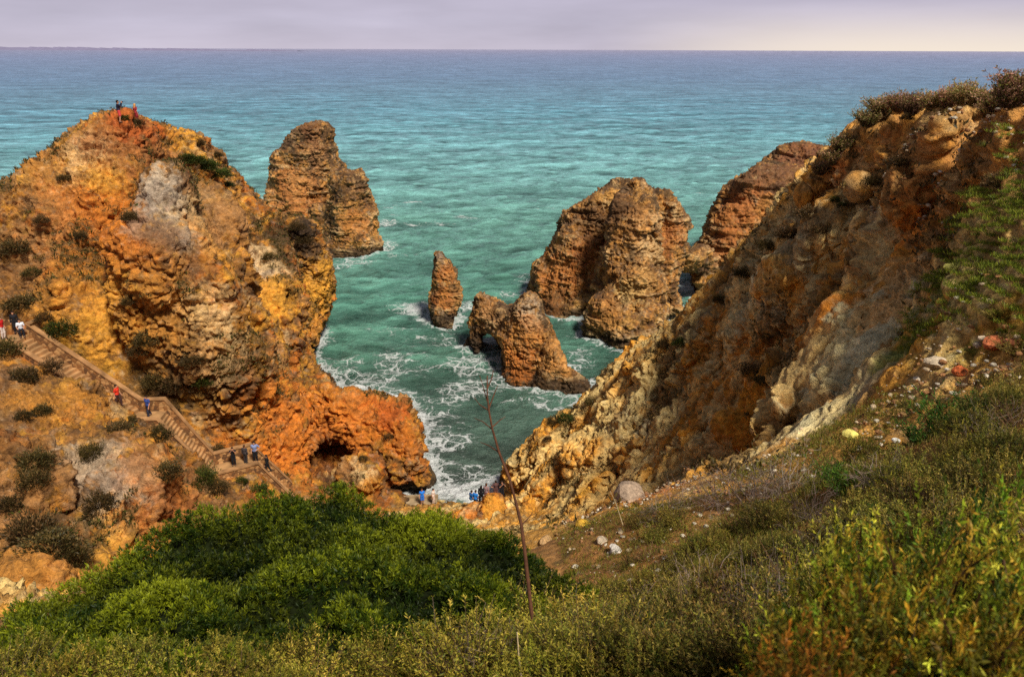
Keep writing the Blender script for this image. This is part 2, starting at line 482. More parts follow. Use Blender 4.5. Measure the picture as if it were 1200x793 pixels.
# colours of the place
ORANGE = lin(204, 118, 40); OCHRE = lin(205, 138, 52); YEL = lin(224, 160, 58); CREAM = lin(222, 186, 130)
GREY = lin(160, 142, 122); PALE = lin(196, 176, 148); BROWN = lin(118, 82, 50); DARK = lin(38, 28, 20); RUST = lin(186, 90, 34)
TAN = lin(180, 128, 74); SOIL = lin(186, 134, 74); MOSS = lin(122, 128, 40); OLIVE = lin(92, 82, 40); STACK = lin(188, 134, 68); STACKD = lin(104, 74, 48)

def base_colour(V, N, cav, c, pal, seed, top=0.6, wet=1.6, topcol=None):
    """pal: list of (colour, weight) mixed by slow noise; flat tops carry brown lichen and soil, the foot is wet and dark"""
    C = np.tile(pal[0], (len(V), 1)).astype(f32)
    for k, pc in enumerate(pal[1:]):
        n = fbm(V * f32(0.2 + 0.12 * k), seed + 13 * k, 6, .6)
        C = mixc(C, sstep(0.02, 0.2, n), pc)
    C *= (0.62 + 0.66 * c)[:, None]
    sp = fbm(V * f32(1.1), seed + 77, 4, .6)
    C = mixc(C, sstep(0.16, 0.34, sp) * 0.6, GREY)
    sp2 = fbm(V * f32(0.7) + f32(9), seed + 78, 5, .6)
    C = mixc(C, sstep(0.10, 0.30, sp2) * 0.8, BROWN)
    sp3 = fbm(V * f32(.45) + f32(31), seed + 79, 6, .62)
    C = mixc(C, sstep(0.16, 0.30, sp3) * 0.7, lin(74, 56, 38)); C = mixc(C, sstep(0.18, 0.32, -sp3) * 0.55, CREAM)
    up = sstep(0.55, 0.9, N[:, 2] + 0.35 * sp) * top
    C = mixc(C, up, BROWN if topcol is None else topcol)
    C = mixc(C, np.clip(cav * 1.25, 0, 0.9), DARK)  # crevices and pits darkened in the colour, in place of occlusion shade
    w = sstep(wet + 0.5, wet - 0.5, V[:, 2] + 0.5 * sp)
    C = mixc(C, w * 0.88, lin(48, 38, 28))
    return C

# ================================================================== left headland
L_PTS = [P(*a) for a in [
    (135,137,67),(100,150,66),(50,190,64),(0,218,62),(-80,262,60),(-200,330,60),(170,140,69),(215,152,76),(245,178,82),(280,208,90),(310,238,95),(328,258,98),
    (333,305,98),(337,340,99),(349,380,101),(362,430,104),(395,455,97),
    (20,392,57),(-20,395,57),(-60,395,56),(0,350,60),(0,300,62),(60,300,62),(100,250,63),(150,200,65.5),(100,350,60),(150,400,60.5),(60,380,58.5),
    (200,300,66),(230,240,72),(260,250,76),(290,280,84),(315,330,88),(260,330,70),(300,350,76),(340,400,86),(270,420,66),(330,450,75),(365,465,82),
    (250,480,63),(200,440,61.5),(310,520,66.5),(300,460,66.2),(330,480,69.5),(280,455,64.3),(350,505,70.5),(252,452,62.4),(345,455,75),(345,545,69),(240,520,61.5),
    (100,455,54),(50,470,50),(180,525,54),(240,572,56),(270,592,58),(300,600,60),(200,622,50),(-60,470,50),(-150,450,52),
    (130,552,46),(160,590,45.5),(130,648,42),(0,550,42),(0,650,36),(80,665,38),(30,705,33),(-100,600,38),(-200,650,40),(90,620,42),
    (340,590,64),(400,600,66),(380,575,67.5)]]
L_PTS += [np.array(a, float) for a in [(-60,95,2),(-45,92,12),(-75,85,2),(-90,70,3),(-38,112,-3),(-60,115,-4),(-20,122,-4),(-100,100,-4),
    (-24,106,-3),(-20,98,-3),(-14,90,-3),(-16,78,3.0),(-11,74,0.5),(-6,80,-3),(-4,70,-3),(-6,65,-1.5),(-13,64,2.0),(-9,58,1.8),(-14,48,8),(-20,40,13),(-26,30,16),(-60,30,22),(-80,45,24)]]
# the long staircase: centre line through its landings
def flat(p, z): return np.array([p[0], p[1], z])
ST = [P(-40, 400, 57.0), P(24, 398, 57.0), P(160, 487, 58.2), P(192, 497, 58.6), P(252, 549, 60.4), P(300, 546, 62.2), P(346, 583, 64.6)]
zt = [None, P(24, 398, 57)[2], 14.0, 14.0, 9.1, 9.1, P(346, 583, 64.6)[2]]
zt[0] = zt[1]
ST = [flat(p, z) for p, z in zip(ST, zt)]
def path_dist(x, y, pts):
    """distance in plan to the path and the path's height there"""
    D = np.full(x.shape, 1e9); Z = np.zeros(x.shape)
    for a, b in zip(pts[:-1], pts[1:]):
        ex, ey = b[0] - a[0], b[1] - a[1]; l = ex * ex + ey * ey
        t = np.clip(((x - a[0]) * ex + (y - a[1]) * ey) / l, 0, 1)
        d = np.hypot(x - a[0] - t * ex, y - a[1] - t * ey)
        m = d < D; D = np.where(m, d, D); Z = np.where(m, a[2] + (b[2] - a[2]) * t, Z)
    return D, Z
LH = Height(L_PTS + [s + np.array([0, 0, -0.3]) for s in ST], -80, 2, 26, 124, 0.4)
D, Z = path_dist(LH.X, LH.Y, ST)
w = sstep(2.6, 1.25, D).astype(f32)
LH.h = LH.h * (1 - w) + (Z.astype(f32) - 0.35) * w; LH.fin()

pinn = [cone(P(190,212,60.4), P(176,300,58.0), 1.35, 2.3), cone(P(176,300,58.0), P(188,400,60.2), 2.3, 1.6), cone(P(198,232,60.6), P(224,330,59.4), 1.5, 2.2), cone(P(224,320,59.6), P(250,420,61.6), 1.9, 1.9), cone(P(250,420,61.6), P(268,490,63.4), 1.9, 1.1), cone(P(268,490,63.4), P(290,532,65.2), 1.1, .4), cone(P(188,400,60.2), P(212,468,61.4), 1.6, .7), cone(P(222,400,60.4), P(240,480,62), 1.7, .8), cone(P(206,380,60.4), P(228,440,61.2), 1.6, 1.0),
        cone(P(168,300,60), P(165,345,59), 1.6, 2.0), cone(P(238,250,69), P(262,330,66), 2.0, 2.4), cone(P(262,320,66), P(290,420,66.5), 1.8, 1.6), cone(P(290,420,66.5), P(305,490,67.5), 1.6, 1.2),
        cone(P(300,262,86), P(318,350,82), 2.2, 2.6), cone(P(322,352,80), P(340,440,79), 2.0, 1.6),cone(P(302,390,72), P(325,490,70), 1.7, 1.2),
        cone(P(215,160,78), P(245,185,83), 1.5, 1.5)]
k0 = P(362,325,110)
colm = [tower(k0[0], k0[1], -3, P(345,252,110)[2], 3.9, 3.0, 1.0, 1.2, 0, 1.5)]
prom = [ellip(P(455,505,75.5), (4.4,3.6,3.6)), ellip(P(420,485,77), (4.5,4,3.6)), ellip(P(478,515,75), (2.0,3,3.6)), ellip(P(395,490,76), (4,4,4)),
        ellip(P(426,560,68.5), (1.7,1.7,1.9)), cone(P(490,562,75.5), P(478,566,75.5), 1.6, 1.2), ellip(P(468,540,74.5), (1.6,2,3))]
white = [cone(P(118,545,47), P(160,598,45), 2.0, 2.6), ellip(P(150,585,45), (2.6,2.2,2.6)), cone(P(100,560,45.5), P(135,640,42.5), 1.8, 2.2), ellip(P(12,562,41.5), (1.7,1.8,2.0)), cone(P(5,560,41), P(0,660,37.5), 1.5, 1.6), cone(P(95,515,50), P(75,560,47), 1.2, 1.4), cone(P(60,660,38), P(30,720,34), 1.4, 1.8)]
boss = union([LH.sdf] + pinn + white, 1.2)
prm = union(prom, 0.8)
def solid(p): return smax(boss(p), prm(p), 1.0)
_c, _d = march(solid, 386, 546)
cave = [ellip(P(386, 545, _d + 1.2), (2.4, 5.8, 2.2)), ellip(P(400, 556, _d + 1.0), (1.7, 4.4, 1.6)), ellip(P(374, 556, _d + .8), (1.3, 3.6, 1.5))]
cave_c = P(388, 548, _d + .5)
_c, _d2 = march(solid, 280, 430); shaft = [cone(P(279,395,_d2 + .2), P(283,455,_d2 + .2), .45, .6)]
hole = [cone(P(466,570,72), P(470,567,80), 0.55, 0.6)]
sedge = [ellip(P(330,268,98.5), (1.2,1.5,1.0))]
cleft = []
for _a, _b in (((337,262),(337,300)), ((337,300),(341,340)), ((341,340),(347,372)), ((347,372),(356,398))):
    _k = [march(lambda p: smax(solid(p), colm[0](p), .4), *_q)[1] for _q in (_a, _b)]
    cleft.append(cone(P(*_a, _k[0] + .2), P(*_b, _k[1] + .2), .75, .75))
def left_geo(p):
    g = smax(boss(p), prm(p), 1.0)
    g = smax(g, colm[0](p), 0.6)
    for c in cave + hole + shaft + cleft: g = smin(g, -c(p), 0.5)
    return g
def near_stairs(p):
    d, z = path_dist(p[:, 0], p[:, 1], ST)
    return np.where(np.abs(p[:, 2] - z) < 3.5, sstep(1.4, 3.2, d), 1.0).astype(f32)
L_OUT = Outline([(-900,900),(-900,300),(-100,272),(0,222),(30,205),(60,182),(88,160),(105,148),(118,142),(128,137),(140,138),(155,139),(165,143),(178,148),(190,150),(202,158),(212,161),
    (217,156),(228,158),(240,166),(250,178),(262,183),(270,198),(280,210),(290,222),(300,236),(309,245),(325,250),(335,251),(350,250),(362,256),(372,268),(378,285),(386,305),(391,325),(389,345),(383,360),(378,378),(370,392),(372,402),(362,400),
    (357,385),(360,410),(366,432),(384,450),(400,463),(412,458),(425,466),(440,465),(455,474),(470,474),(480,485),(491,500),(494,515),(487,530),(492,546),(505,553),(510,565),(498,572),(484,570),(478,585),(470,600),(480,640),(600,700),(600,900)])
V, Q = carve_mass(((-80, 1.5), (27, 122), (-2.5, 37)), 0.42, left_geo, L_OUT, (1.3, 7.5, 0.6, 2.6), 21, lambda q: near_stairs(q) * (.12 + .88 * sstep(2.4, 5.5, np.linalg.norm(q - cave_c, axis=1))), fin=(1.5, stretchT((.15,-.45,-1), 4.2, 16)))
V, Q, N, cav, cc, stt = rock_detail(V, Q, DETAIL, 1.2, 31, lambda v: 0.15 + 0.85 * near_stairs(v), strata=0.20, chunk=1.4, fineamp=1.35)
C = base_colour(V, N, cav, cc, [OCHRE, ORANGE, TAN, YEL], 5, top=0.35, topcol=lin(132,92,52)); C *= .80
LB = lin(120,84,50)
C = zones(V, C, [
    (30,300,5,LB,.7),(20,350,4,LB,.6),(215,430,5,lin(104,76,42),.75),(190,455,4,lin(96,72,40),.7),(170,390,4,LB,.5),(155,300,3,LB,.6),(225,225,4,lin(128,96,66),.7),(245,235,4,lin(140,104,68),.6),(215,300,3,lin(140,100,64),.6),(330,290,3,LB,.6),(300,440,3,LB,.5),(60,210,4,lin(140,104,68),.6),(80,250,3,LB,.5),(40,545,4,LB,.7),(60,620,4,LB,.6),(90,660,4,LB,.6),(10,450,5,LB,.6),(130,500,3,LB,.5),(250,575,3,LB,.6),(190,340,3,LB,.5),(285,320,2.5,LB,.5),(140,190,4,LB,.55),(175,175,3,LB,.5),  # brown scrubby ground, with shade by the pinnacle painted in as dark patches
    (120,200,6,OCHRE,.5),(110,255,5,ORANGE,.8),(140,270,4,ORANGE,.7),(60,280,4,TAN,.5),(100,180,3,CREAM,.6),(112,165,1.6,CREAM,.8),(122,205,2,YEL,.7),
    (150,160,4,lin(160,98,48),.8),(190,180,4,lin(158,100,52),.8),(160,147,2,RUST,.7),(185,150,1.6,RUST,.6),
    (190,215,2.2,PALE,.85),(200,235,2.5,GREY,.8),(165,250,2,GREY,.6),(212,262,2.2,GREY,.7),(190,270,1.6,BROWN,.7),
    (240,260,3,CREAM,.45),(270,250,3,TAN,.5),(255,290,3,OCHRE,.6),(300,300,3,CREAM,.65),(290,270,2.4,TAN,.5),(325,340,4,YEL,.7),(310,310,2.5,PALE,.6),
    (240,370,2.6,CREAM,.6),(262,420,2.6,CREAM,.55),(230,430,2.5,TAN,.5),(170,370,5,OCHRE,.6),(120,380,4,YEL,.55),(60,330,4,OCHRE,.5),
    (300,480,4,OCHRE,.6),(330,500,5,ORANGE,.8),(390,490,5,ORANGE,.7),(430,490,4,ORANGE,.6),(470,510,2.5,ORANGE,.7),(455,480,2,RUST,.7),(340,550,3,ORANGE,.8),
    (425,550,1.5,CREAM,.9),(435,575,1.5,OCHRE,.8),(150,575,2.6,GREY,.75),(110,545,2.0,PALE,.55),(160,600,2.2,PALE,.7),(170,640,3,YEL,.85),(150,655,2.5,YEL,.7),(20,580,3,TAN,.6),
    (200,560,3,lin(186,124,60),.6),(220,590,3.5,lin(170,100,46),.6),(195,610,2.5,lin(164,94,44),.6),(260,600,3,YEL,.6),(80,470,3,OCHRE,.5),(60,650,4,TAN,.6),(30,700,4,OCHRE,.6),
    (360,285,3.4,lin(52,40,30),.85),(345,262,2.6,lin(58,44,32),.85),(325,275,2.4,lin(70,54,38),.8),(374,345,4,YEL,.85),(376,380,3,OCHRE,.7),(338,300,1.3,DARK,.75),(343,350,1.3,DARK,.7),(318,300,2,CREAM,.6),(326,350,2.5,YEL,.6),(385,545,2.4,lin(120,66,26),.7)])  # the dark zones along the column's cleft paint the shade of the gap
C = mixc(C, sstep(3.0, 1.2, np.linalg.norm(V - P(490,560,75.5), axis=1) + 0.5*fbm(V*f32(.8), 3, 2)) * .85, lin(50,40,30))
vm = vegmask(V, 1) * sstep(.15, .45, N[:, 2]) * near_stairs(V); C = mixc(C, vm * .75, lin(88, 68, 40))
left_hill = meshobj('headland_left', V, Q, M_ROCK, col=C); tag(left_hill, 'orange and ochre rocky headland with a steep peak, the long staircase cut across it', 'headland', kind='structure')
LV = V

# ================================================================== right headland and the slope in front
R_PTS = [P(*a) for a in [
    (1400,40,24),(1300,85,27),(1200,112,30),(1130,120,35),(1060,135,39),(1010,148,43),(980,174,47),(950,203,51),(900,258,57),(860,304,61),(810,358,67),(780,390,69),(750,406,71),(715,436,73),(690,466,74),(660,484,74),(625,514,73),(607,540,72),(600,575,71),(603,600,69.5),
    (1100,200,34),(1000,250,41),(900,350,51),(850,450,52),(800,400,61),(750,450,65),(720,520,63),(680,570,63),(650,600,64),(620,600,67.5),(760,560,54),(800,530,48),(850,520,43.5),(880,480,43),(900,440,44.5),(860,400,53),(830,480,51),
    (930,500,34.5),(940,480,33.5),(960,440,34),(1000,390,35),(1050,340,35),(1080,300,35),(940,400,45),(1000,330,42.5),(970,370,43),(1040,280,40),(1100,270,33.5),(1150,250,29.5),(1200,230,26),(1200,160,28),(1150,180,31),
    (1130,330,28),(1100,400,26),(1180,400,22),(1050,450,25),(1000,500,24),(1100,500,20),(940,512,28),(860,552,27),(760,582,27),(700,610,26),(640,620,27),(600,655,23),(650,680,20),(750,680,17),(850,680,14),(950,650,13),(1050,600,13),(1150,600,10),
    (1000,720,8),(700,760,9.5),(600,780,8.3),(1200,700,6.5),(1200,480,16),(1200,330,22),(860,620,18),(960,570,18)]]
R_PTS += [np.array(a, float) for a in [(0,0,38.2),(-6,0,38.0),(8,0,38.5),(16,4,38.9),(0,-10,39),(-12,-6,38.4),(14,-8,39.2),(-14,5,33.4),(-4,4.8,33.9),(-8,4,33.8),(-2.2,6,33.2),(-3,2.5,36.2),(-8,1.5,36),(-10,8.5,31.0),(-5,7.5,32.0),(-2,12,30.0),(0.8,10.5,30.9),(1.3,12,29.9),(-8,14,29.4),(-13,12,28.6),
    (-3,17,27.6),(-9,19,25.5),(-17,18,23.5),(3,19,27.6),(-14,26,18),(-4,27,19),(3,33,15),(-8,34,14),(-2,44,8),(1,54,5),(3,57,3.0),(-6,52,4.2),(-4,59,1.6),(1,60,1.7),(-15,9,30.6),(-20,14,27.5),(-26,18,24),(-24,10,28),(-30,12,26),
    (8,33,16),(14,33,19),(19,34,21),(10,38,14.5),(-2,61.5,1.0),(-8,60.5,1.0),(-12,60,1.2),(-4,66,-2),(-10,66,-2),(2,68,-2),(8,80,-3),(14,84,-3),(22,88,-3),(32,84,-2),(42,75,4),(52,60,10),(62,45,16),(60,25,30),(48,10,38),
    (34,66,12),(40,50,20),(26,72,8),(14,74,5)]]
BOX_R = ((-24, 60), (12, 86), (-2.5, 42))
RH = Height(R_PTS, -34, 62, -12, 90, 0.35)
band_dir = P(935,500,34) - P(1080,300,36)
rbump = union([RH.sdf, cone(P(1085,300,35.2), P(1010,385,35), 1.0, 1.3), cone(P(1010,385,35), P(938,500,34), 1.3, 1.2), cone(P(1120,285,34), P(1060,380,31.5), .9, 1.0),
    cone(P(990,260,43), P(900,380,50), 1.2, 1.5), cone(P(900,380,50), P(850,470,52.5), 1.5, 1.2), cone(P(850,330,60), P(760,440,65), 1.2, 1.6), cone(P(1000,200,45), P(930,270,52), 1.0, 1.2),
    cone(P(760,440,65), P(700,540,63), 1.5, 1.8), ellip(P(640,540,70), (3.2,3,3.4)), ellip(P(665,575,66), (3,2.5,3)), cone(P(800,380,62), P(730,530,61), 1.0, 1.4), ellip(P(690,560,63.5),(1.6,1.6,2.6))], 0.9)
hollow = [ellip(P(905,400,45.2), (2.2,2.0,2.2)), ellip(P(860,480,46.6), (2.4,1.8,2.2)), ellip(P(735,565,58),(1.6,2,1.6)), cone(P(760,500,60), P(730,560,59), .7, .9)]
def right_geo(p):
    g = rbump(p)
    for c in hollow: g = smin(g, -c(p), 0.8)
    return g
def r_damp(p):
    x, y, d = proj(p)
    d3 = np.hypot(p[:, 0], p[:, 1])
    s = RH._l(RH.slope, p[:, 0], p[:, 1])
    return np.clip(0.22 + 0.9 * sstep(24, 31, d3), 0, 1).astype(f32) * np.clip(0.45 + sstep(0.4, .9, s), 0, 1)
R_OUT = Outline([(1700,-140),(1500,20),(1300,85),(1240,105),(1200,120),(1180,126),(1150,126),(1125,124),(1100,131),(1070,137),(1040,145),(1012,151),(1000,160),(985,176),(972,186),(955,205),(942,214),(925,235),(905,262),(885,282),(868,302),(850,322),(825,345),(812,362),(796,378),(776,398),(750,412),(735,422),(718,436),(708,455),(690,470),(672,488),(655,488),(640,503),(625,520),(612,530),(603,543),(597,560),(598,575),(598,588),(560,588),(520,590),(470,595),(440,600),(-300,620),(-300,1100),(1700,1100)])
V, Q = carve_mass(BOX_R, 0.38, right_geo, R_OUT, (0.85, 6.0, 0.4, 2.2), 51, r_damp, fin=(1.25, stretchT(band_dir, 2.8, 14)))
dist = np.hypot(V[:, 0], V[:, 1])
V, Q, used = prune(V, Q, (dist[Q].min(1) > 18.5))
V, Q, N, cav, cc, stt = rock_detail(V, Q, DETAIL, 1.3, 61, r_damp, axis=band_dir, stretch=2.2, strata=0.0, chunk=.95, fineamp=1.7, cobble=lambda v: sstep(-.25, .2, fbm(v * f32(.25), 66, 2)))
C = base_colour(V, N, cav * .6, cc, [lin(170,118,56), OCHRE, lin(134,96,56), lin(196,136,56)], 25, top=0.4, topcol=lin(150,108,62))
GR2 = lin(196,182,158)
C = zones(V, C, [
    (1130,140,4,lin(176,112,62),.8),(1100,160,5,lin(176,112,60),.7),(1180,150,4,lin(150,98,54),.8),(1070,190,5,lin(170,118,62),.7),(1150,200,5,lin(160,108,56),.7),(1020,180,2,lin(176,106,54),.5),(985,198,1.8,RUST,.6),
    (1075,215,4,GREY,.5),(1000,260,4,GREY,.6),(1100,240,3,lin(180,130,60),.6),(1090,175,3.5,lin(164,110,58),.9),(1080,215,3,lin(150,104,56),.8),(1105,150,3,lin(176,114,64),.8),(700,540,3,OCHRE,.7),(730,560,2.5,ORANGE,.5),(640,560,3,OCHRE,.7),(770,450,4,lin(150,112,70),.6),(800,480,4,lin(160,112,54),.6),(1090,250,2.0,ORANGE,.7),(1075,275,2.0,ORANGE,.8),(1062,300,1.8,ORANGE,.75),(1050,325,2,OCHRE,.7),
    (920,290,6,lin(150,110,72),.7),(860,330,6,lin(140,116,88),.6),(900,330,5,GR2,.6),(950,300,5,lin(134,110,80),.6),(850,380,5,GR2,.55),(960,330,4,lin(120,92,58),.6),
    (800,420,5,lin(128,106,80),.7),(835,420,3,OCHRE,.6),(905,335,2,YEL,.6),(965,352,2.2,ORANGE,.8),(940,390,2.6,lin(176,108,40),.7),(880,420,4,lin(176,112,34),.8),(850,470,4,lin(170,104,30),.85),(900,460,4,lin(120,78,26),.7),(920,430,3,lin(160,92,26),.7),(830,520,2.5,lin(184,112,40),.7),(870,520,3,lin(180,108,30),.8),
    (1060,320,2,PALE,.6),(1030,360,2.2,GR2,.85),(1000,400,2.3,GR2,.9),(975,440,2.3,GR2,.9),(950,480,2.0,GR2,.85),(1060,370,1.8,GR2,.7),(1060,330,1.6,GR2,.7),(1010,440,2,GREY,.8),(1040,410,1.8,GREY,.7),
    (760,470,4,lin(120,92,62),.7),(730,500,3,GREY,.6),(700,520,3,TAN,.5),(650,540,4,OCHRE,.65),(630,580,3,OCHRE,.5),(680,570,2.4,YEL,.6),(660,600,2,OCHRE,.6),(740,540,2.2,GREY,.6),(705,500,2,lin(110,84,50),.6),(755,575,1.5,RUST,.5),
    (1130,310,2.6,MOSS,.85),(1160,340,3,MOSS,.8),(1110,350,1.8,lin(150,100,50),.7),(1150,370,2.4,MOSS,.7),(1090,395,2,lin(98,100,34),.7),(1055,410,1.4,MOSS,.7),(1180,300,2,OLIVE,.6),(1180,420,2,SOIL,.7),
    (1050,460,2.5,SOIL,.6),(1000,500,2.5,SOIL,.6),(930,530,2,SOIL,.6),(860,570,2.2,SOIL,.6),(740,610,4,lin(206,150,74),.7),(680,640,3,lin(190,136,70),.6)])
V[:, 2] -= 1.1 * sstep(21.5, 18.6, np.hypot(V[:, 0], V[:, 1]))
K1, K2, kc = voronoi(V * f32(2.1), 69)
cobm = sstep(-.2, .25, fbm(V * f32(.25), 66, 2)) * sstep(20, 27, np.hypot(V[:, 0], V[:, 1]))
rdg = 1 - 2.3 * np.abs(perlin((V @ stretchT(band_dir, 3.6, 18)), 51 + 500)); dst = sstep(20, 27, np.hypot(V[:, 0], V[:, 1]))
C = mixc(C, dst * sstep(.02, .14, fbm(V * f32(.3), 83, 6, .6)) * .6, lin(200,132,44)); C = mixc(C, dst * sstep(.5, .9, rdg + .3 * fbm(V * f32(1.2), 75, 3)) * .65, lin(206,176,130)); C = mixc(C, dst * sstep(.1, -.5, rdg) * .45, lin(72, 54, 34))  # rib tops painted pale, clefts dark: highlight and shade put into the colour
C = mixc(C, cobm * sstep(.45, .6, kc) * sstep(.5, .3, K1) * .45, PALE); C = mixc(C, cobm * sstep(.25, .05, kc) * .5, BROWN); C = mixc(C, cobm * sstep(.1, .02, K2 - K1) * .6, DARK)
C = mixc(C, .45 * sstep(32.5, 35, V[:, 2]), lin(184,128,76)); C *= np.array([1.50, 1.58, 1.22], f32)
vm = vegmask(V, 2) * sstep(.2, .5, N[:, 2]) * sstep(20, 26, np.hypot(V[:, 0], V[:, 1])); C = mixc(C, vm * .4, lin(104, 80, 46))
right_hill = meshobj('headland_right', V, Q, M_CONGL, col=C); tag(right_hill, 'brown and ochre headland falling from upper right to the cove with grey rock bands', 'headland', kind='structure')
RV = V

# the ground underfoot, down to the bush and the pebbly shelf
na, nr = 620, 430
ang = np.linspace(math.radians(-75), math.radians(80), na); rr = 1.0 * (24.0 / 1.0) ** np.linspace(0, 1, nr)
A_, R_ = np.meshgrid(ang, rr, indexing='ij')
V = np.stack([R_ * np.sin(A_), R_ * np.cos(A_) - 0.4, 0 * R_], 2).reshape(-1, 3).astype(f32)
V[:, 2] = RH(V[:, 0], V[:, 1])
b1 = fbm(V * np.array([.5, .5, 0], f32), 401, 4); b2 = fbm(V * np.array([3, 3, 0], f32), 402, 4); g1, g2, gc = voronoi(V * np.array([5, 5, 0], f32), 7)
V[:, 2] += 0.22 * b1 + 0.07 * b2 + 0.05 * np.clip(0.45 - g1, 0, 1) + 0.02 - 2.6 * sstep(19.4, 24.0, np.hypot(V[:, 0], V[:, 1]))
i = np.arange(na - 1)[:, None] * nr + np.arange(nr - 1)[None]
Q = np.stack([i, i + 1, i + nr + 1, i + nr], 2).reshape(-1, 4)[:, ::-1]
C = np.tile(SOIL * 0.8, (len(V), 1)).astype(f32)
C = mixc(C, sstep(-.1, .3, b1), lin(168, 112, 56)); C = mixc(C, sstep(.05, .35, b2) * .7, lin(110, 84, 44)); C = mixc(C, sstep(.1, .4, fbm(V * f32(.8), 409, 3)) * .75, OLIVE * .8)
C = mixc(C, sstep(.85, .95, gc) * .8 * (g1 < .4), PALE)
ground = meshobj('ground', V, Q, M_GROUND, col=C); tag(ground, kind='structure')
def ground_z(x, y):
    x = np.asarray(x, f32); y = np.asarray(y, f32); q = np.stack([x, y, 0 * x], -1).reshape(-1, 3)
    return (RH(q[:, 0], q[:, 1]) + 0.22 * fbm(q * np.array([.5, .5, 0], f32), 401, 4) + 0.07 * fbm(q * np.array([3, 3, 0], f32), 402, 4) + 0.02).reshape(x.shape)

# ================================================================== sea stacks
def stack(name, label, box, vox, geo, outline, zl, seed, warp=(1.0, 6, .5, 2.4), amp=1.0, strata=.30, pal=None, chunk=1.6, cat='sea stack', ok=.45, top=.8, group='rock stacks standing in the sea', fin=(1.3, stretchT((.1, 0, 1), 4.5, 14))):
    V, Q = carve_mass(box, vox, geo, outline, warp, seed, ok=ok, fin=fin)
    V, Q, N, cav, cc, stt = rock_detail(V, Q, DETAIL, amp * 1.15, seed + 5, strata=strata * 1.5, chunk=chunk)
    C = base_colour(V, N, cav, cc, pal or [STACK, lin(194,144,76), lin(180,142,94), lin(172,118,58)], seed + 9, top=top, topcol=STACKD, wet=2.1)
    C = mixc(C, sstep(.15, .5, stt) * .4, CREAM); C = mixc(C, sstep(.2, .55, -stt) * .6, lin(84, 56, 34))
    lich = fbm(V * f32(.3), seed + 60, 5, .6) + sstep(V[:, 2].max() * .35, V[:, 2].max() * .85, V[:, 2]) * .28
    C = mixc(C, sstep(.22, .38, lich) * .8, lin(72, 54, 38))
    C = zones(V, C, zl, seed + 50)
    o = meshobj(name, V, Q, M_ROCK, col=C); tag(o, label, cat, group)
    return o, V
# far pair behind the left headland
a = P(358, 250, 172); b = P(412, 260, 160); c2 = P(395, 262, 163); a2 = P(382, 200, 176)
geoA = union([tower(a[0], a[1], -3, P(368,140,172)[2] + .5, 10.5, 6.5, 1, 1, 0, 3), tower(a2[0], a2[1] + 2, -3, P(386,190,176)[2], 6.5, 3, 1, 1, 0, 2),
    tower(b[0], b[1], -3, P(424,200,160)[2] + .5, 6.6, 3.6, 1, 1, 0, 2), tower(c2[0] - 2.5, c2[1] + 1, -3, P(390,240,163)[2], 4.5, 3, 1, 1, 0, 2)], .8)
outA = Outline([(300,330),(311,245),(313,225),(318,205),(321,180),(330,176),(338,165),(346,153),(358,147),(372,144),(384,144),(390,150),(392,160),(400,172),(404,185),(409,198),(415,203),(424,198),(428,206),(430,218),(436,228),(441,240),(442,262),(440,275),(447,283),(449,292),(440,298),(425,300),(410,303),(392,308),(380,340),(340,400)])
mk = np.concatenate
stA, VA = stack('sea_stack', 'tall twin peaked sea stack farthest out, behind the left headland', ((-62, -18), (138, 186), (-2, 31)), .55, geoA, outA,
    [(345,230,6,lin(190,120,60),.6),(375,180,4,lin(150,104,64),.6),(395,225,3,DARK,.7),(385,260,3,DARK,.6),(420,265,4,lin(192,124,60),.6),(370,150,4,lin(110,72,46),.7),(350,215,3,TAN,.5),(425,225,3,STACKD,.6)], 111, chunk=2.0)
# dome
d0 = P(688, 330, 129); d1 = P(738, 330, 117); d2 = P(785, 320, 122); d3 = P(715, 370, 114.5)
geoB = union([tower(d0[0] + 2, d0[1] + 3, -3, P(735,208,127)[2] + 1.5, 13.2, 4.5, 1, 1, 0, 4, 1.2), tower(d1[0], d1[1], -3, P(740,222,118)[2], 6.2, 3.0, 1, 1, 0, 2), tower(d2[0] - 1, d2[1] + 1, -3, P(775,228,122)[2] + .5, 5.4, 3.4, 1, 1, 0, 2),
    tower(d3[0] - .3, d3[1] - 1, -3, P(705,345,114)[2], 3.6, 2.2, 1, 1, 0, 1), cone(P(750,230,117), P(735,390,113.5), 2.6, 4.2)], .8)
outB = Outline([(615,420),(622,340),(623,314),(640,300),(652,282),(657,268),(658,255),(672,244),(690,235),(705,225),(722,214),(738,210),(750,211),(756,220),(768,224),(780,224),(788,234),(800,248),(808,262),(812,280),(809,294),(798,308),(791,326),(791,345),(795,354),(795,364),(780,372),(775,390),(790,440),(640,440)])
nich = [ellip(P(736,342,110.6), (2.0, 1.8, 4.2)), ellip(P(688,352,118),(1.8,3,1.6))]
def geoBc(p):
    g = geoB(p)
    for n_ in nich: g = smin(g, -n_(p), .4)
    return g
stB, VB = stack('sea_stack', 'broad domed sea stack with a bare niche in its front buttress', ((-2, 30), (98, 136), (-2, 25)), .45, geoBc, outB,
    [(650,320,5,lin(186,112,50),.6),(690,300,4,lin(170,100,46),.6),(715,240,4,lin(96,66,40),.8),(690,262,4,lin(108,74,44),.7),(745,255,3,TAN,.6),(735,345,2.4,lin(190,160,100),.7),(765,290,2.5,CREAM,.5),(755,330,3,lin(196,150,88),.6),(705,370,3,lin(186,128,64),.6),(790,280,3,lin(184,112,56),.6),(650,350,3,lin(120,76,34),.6)], 131)
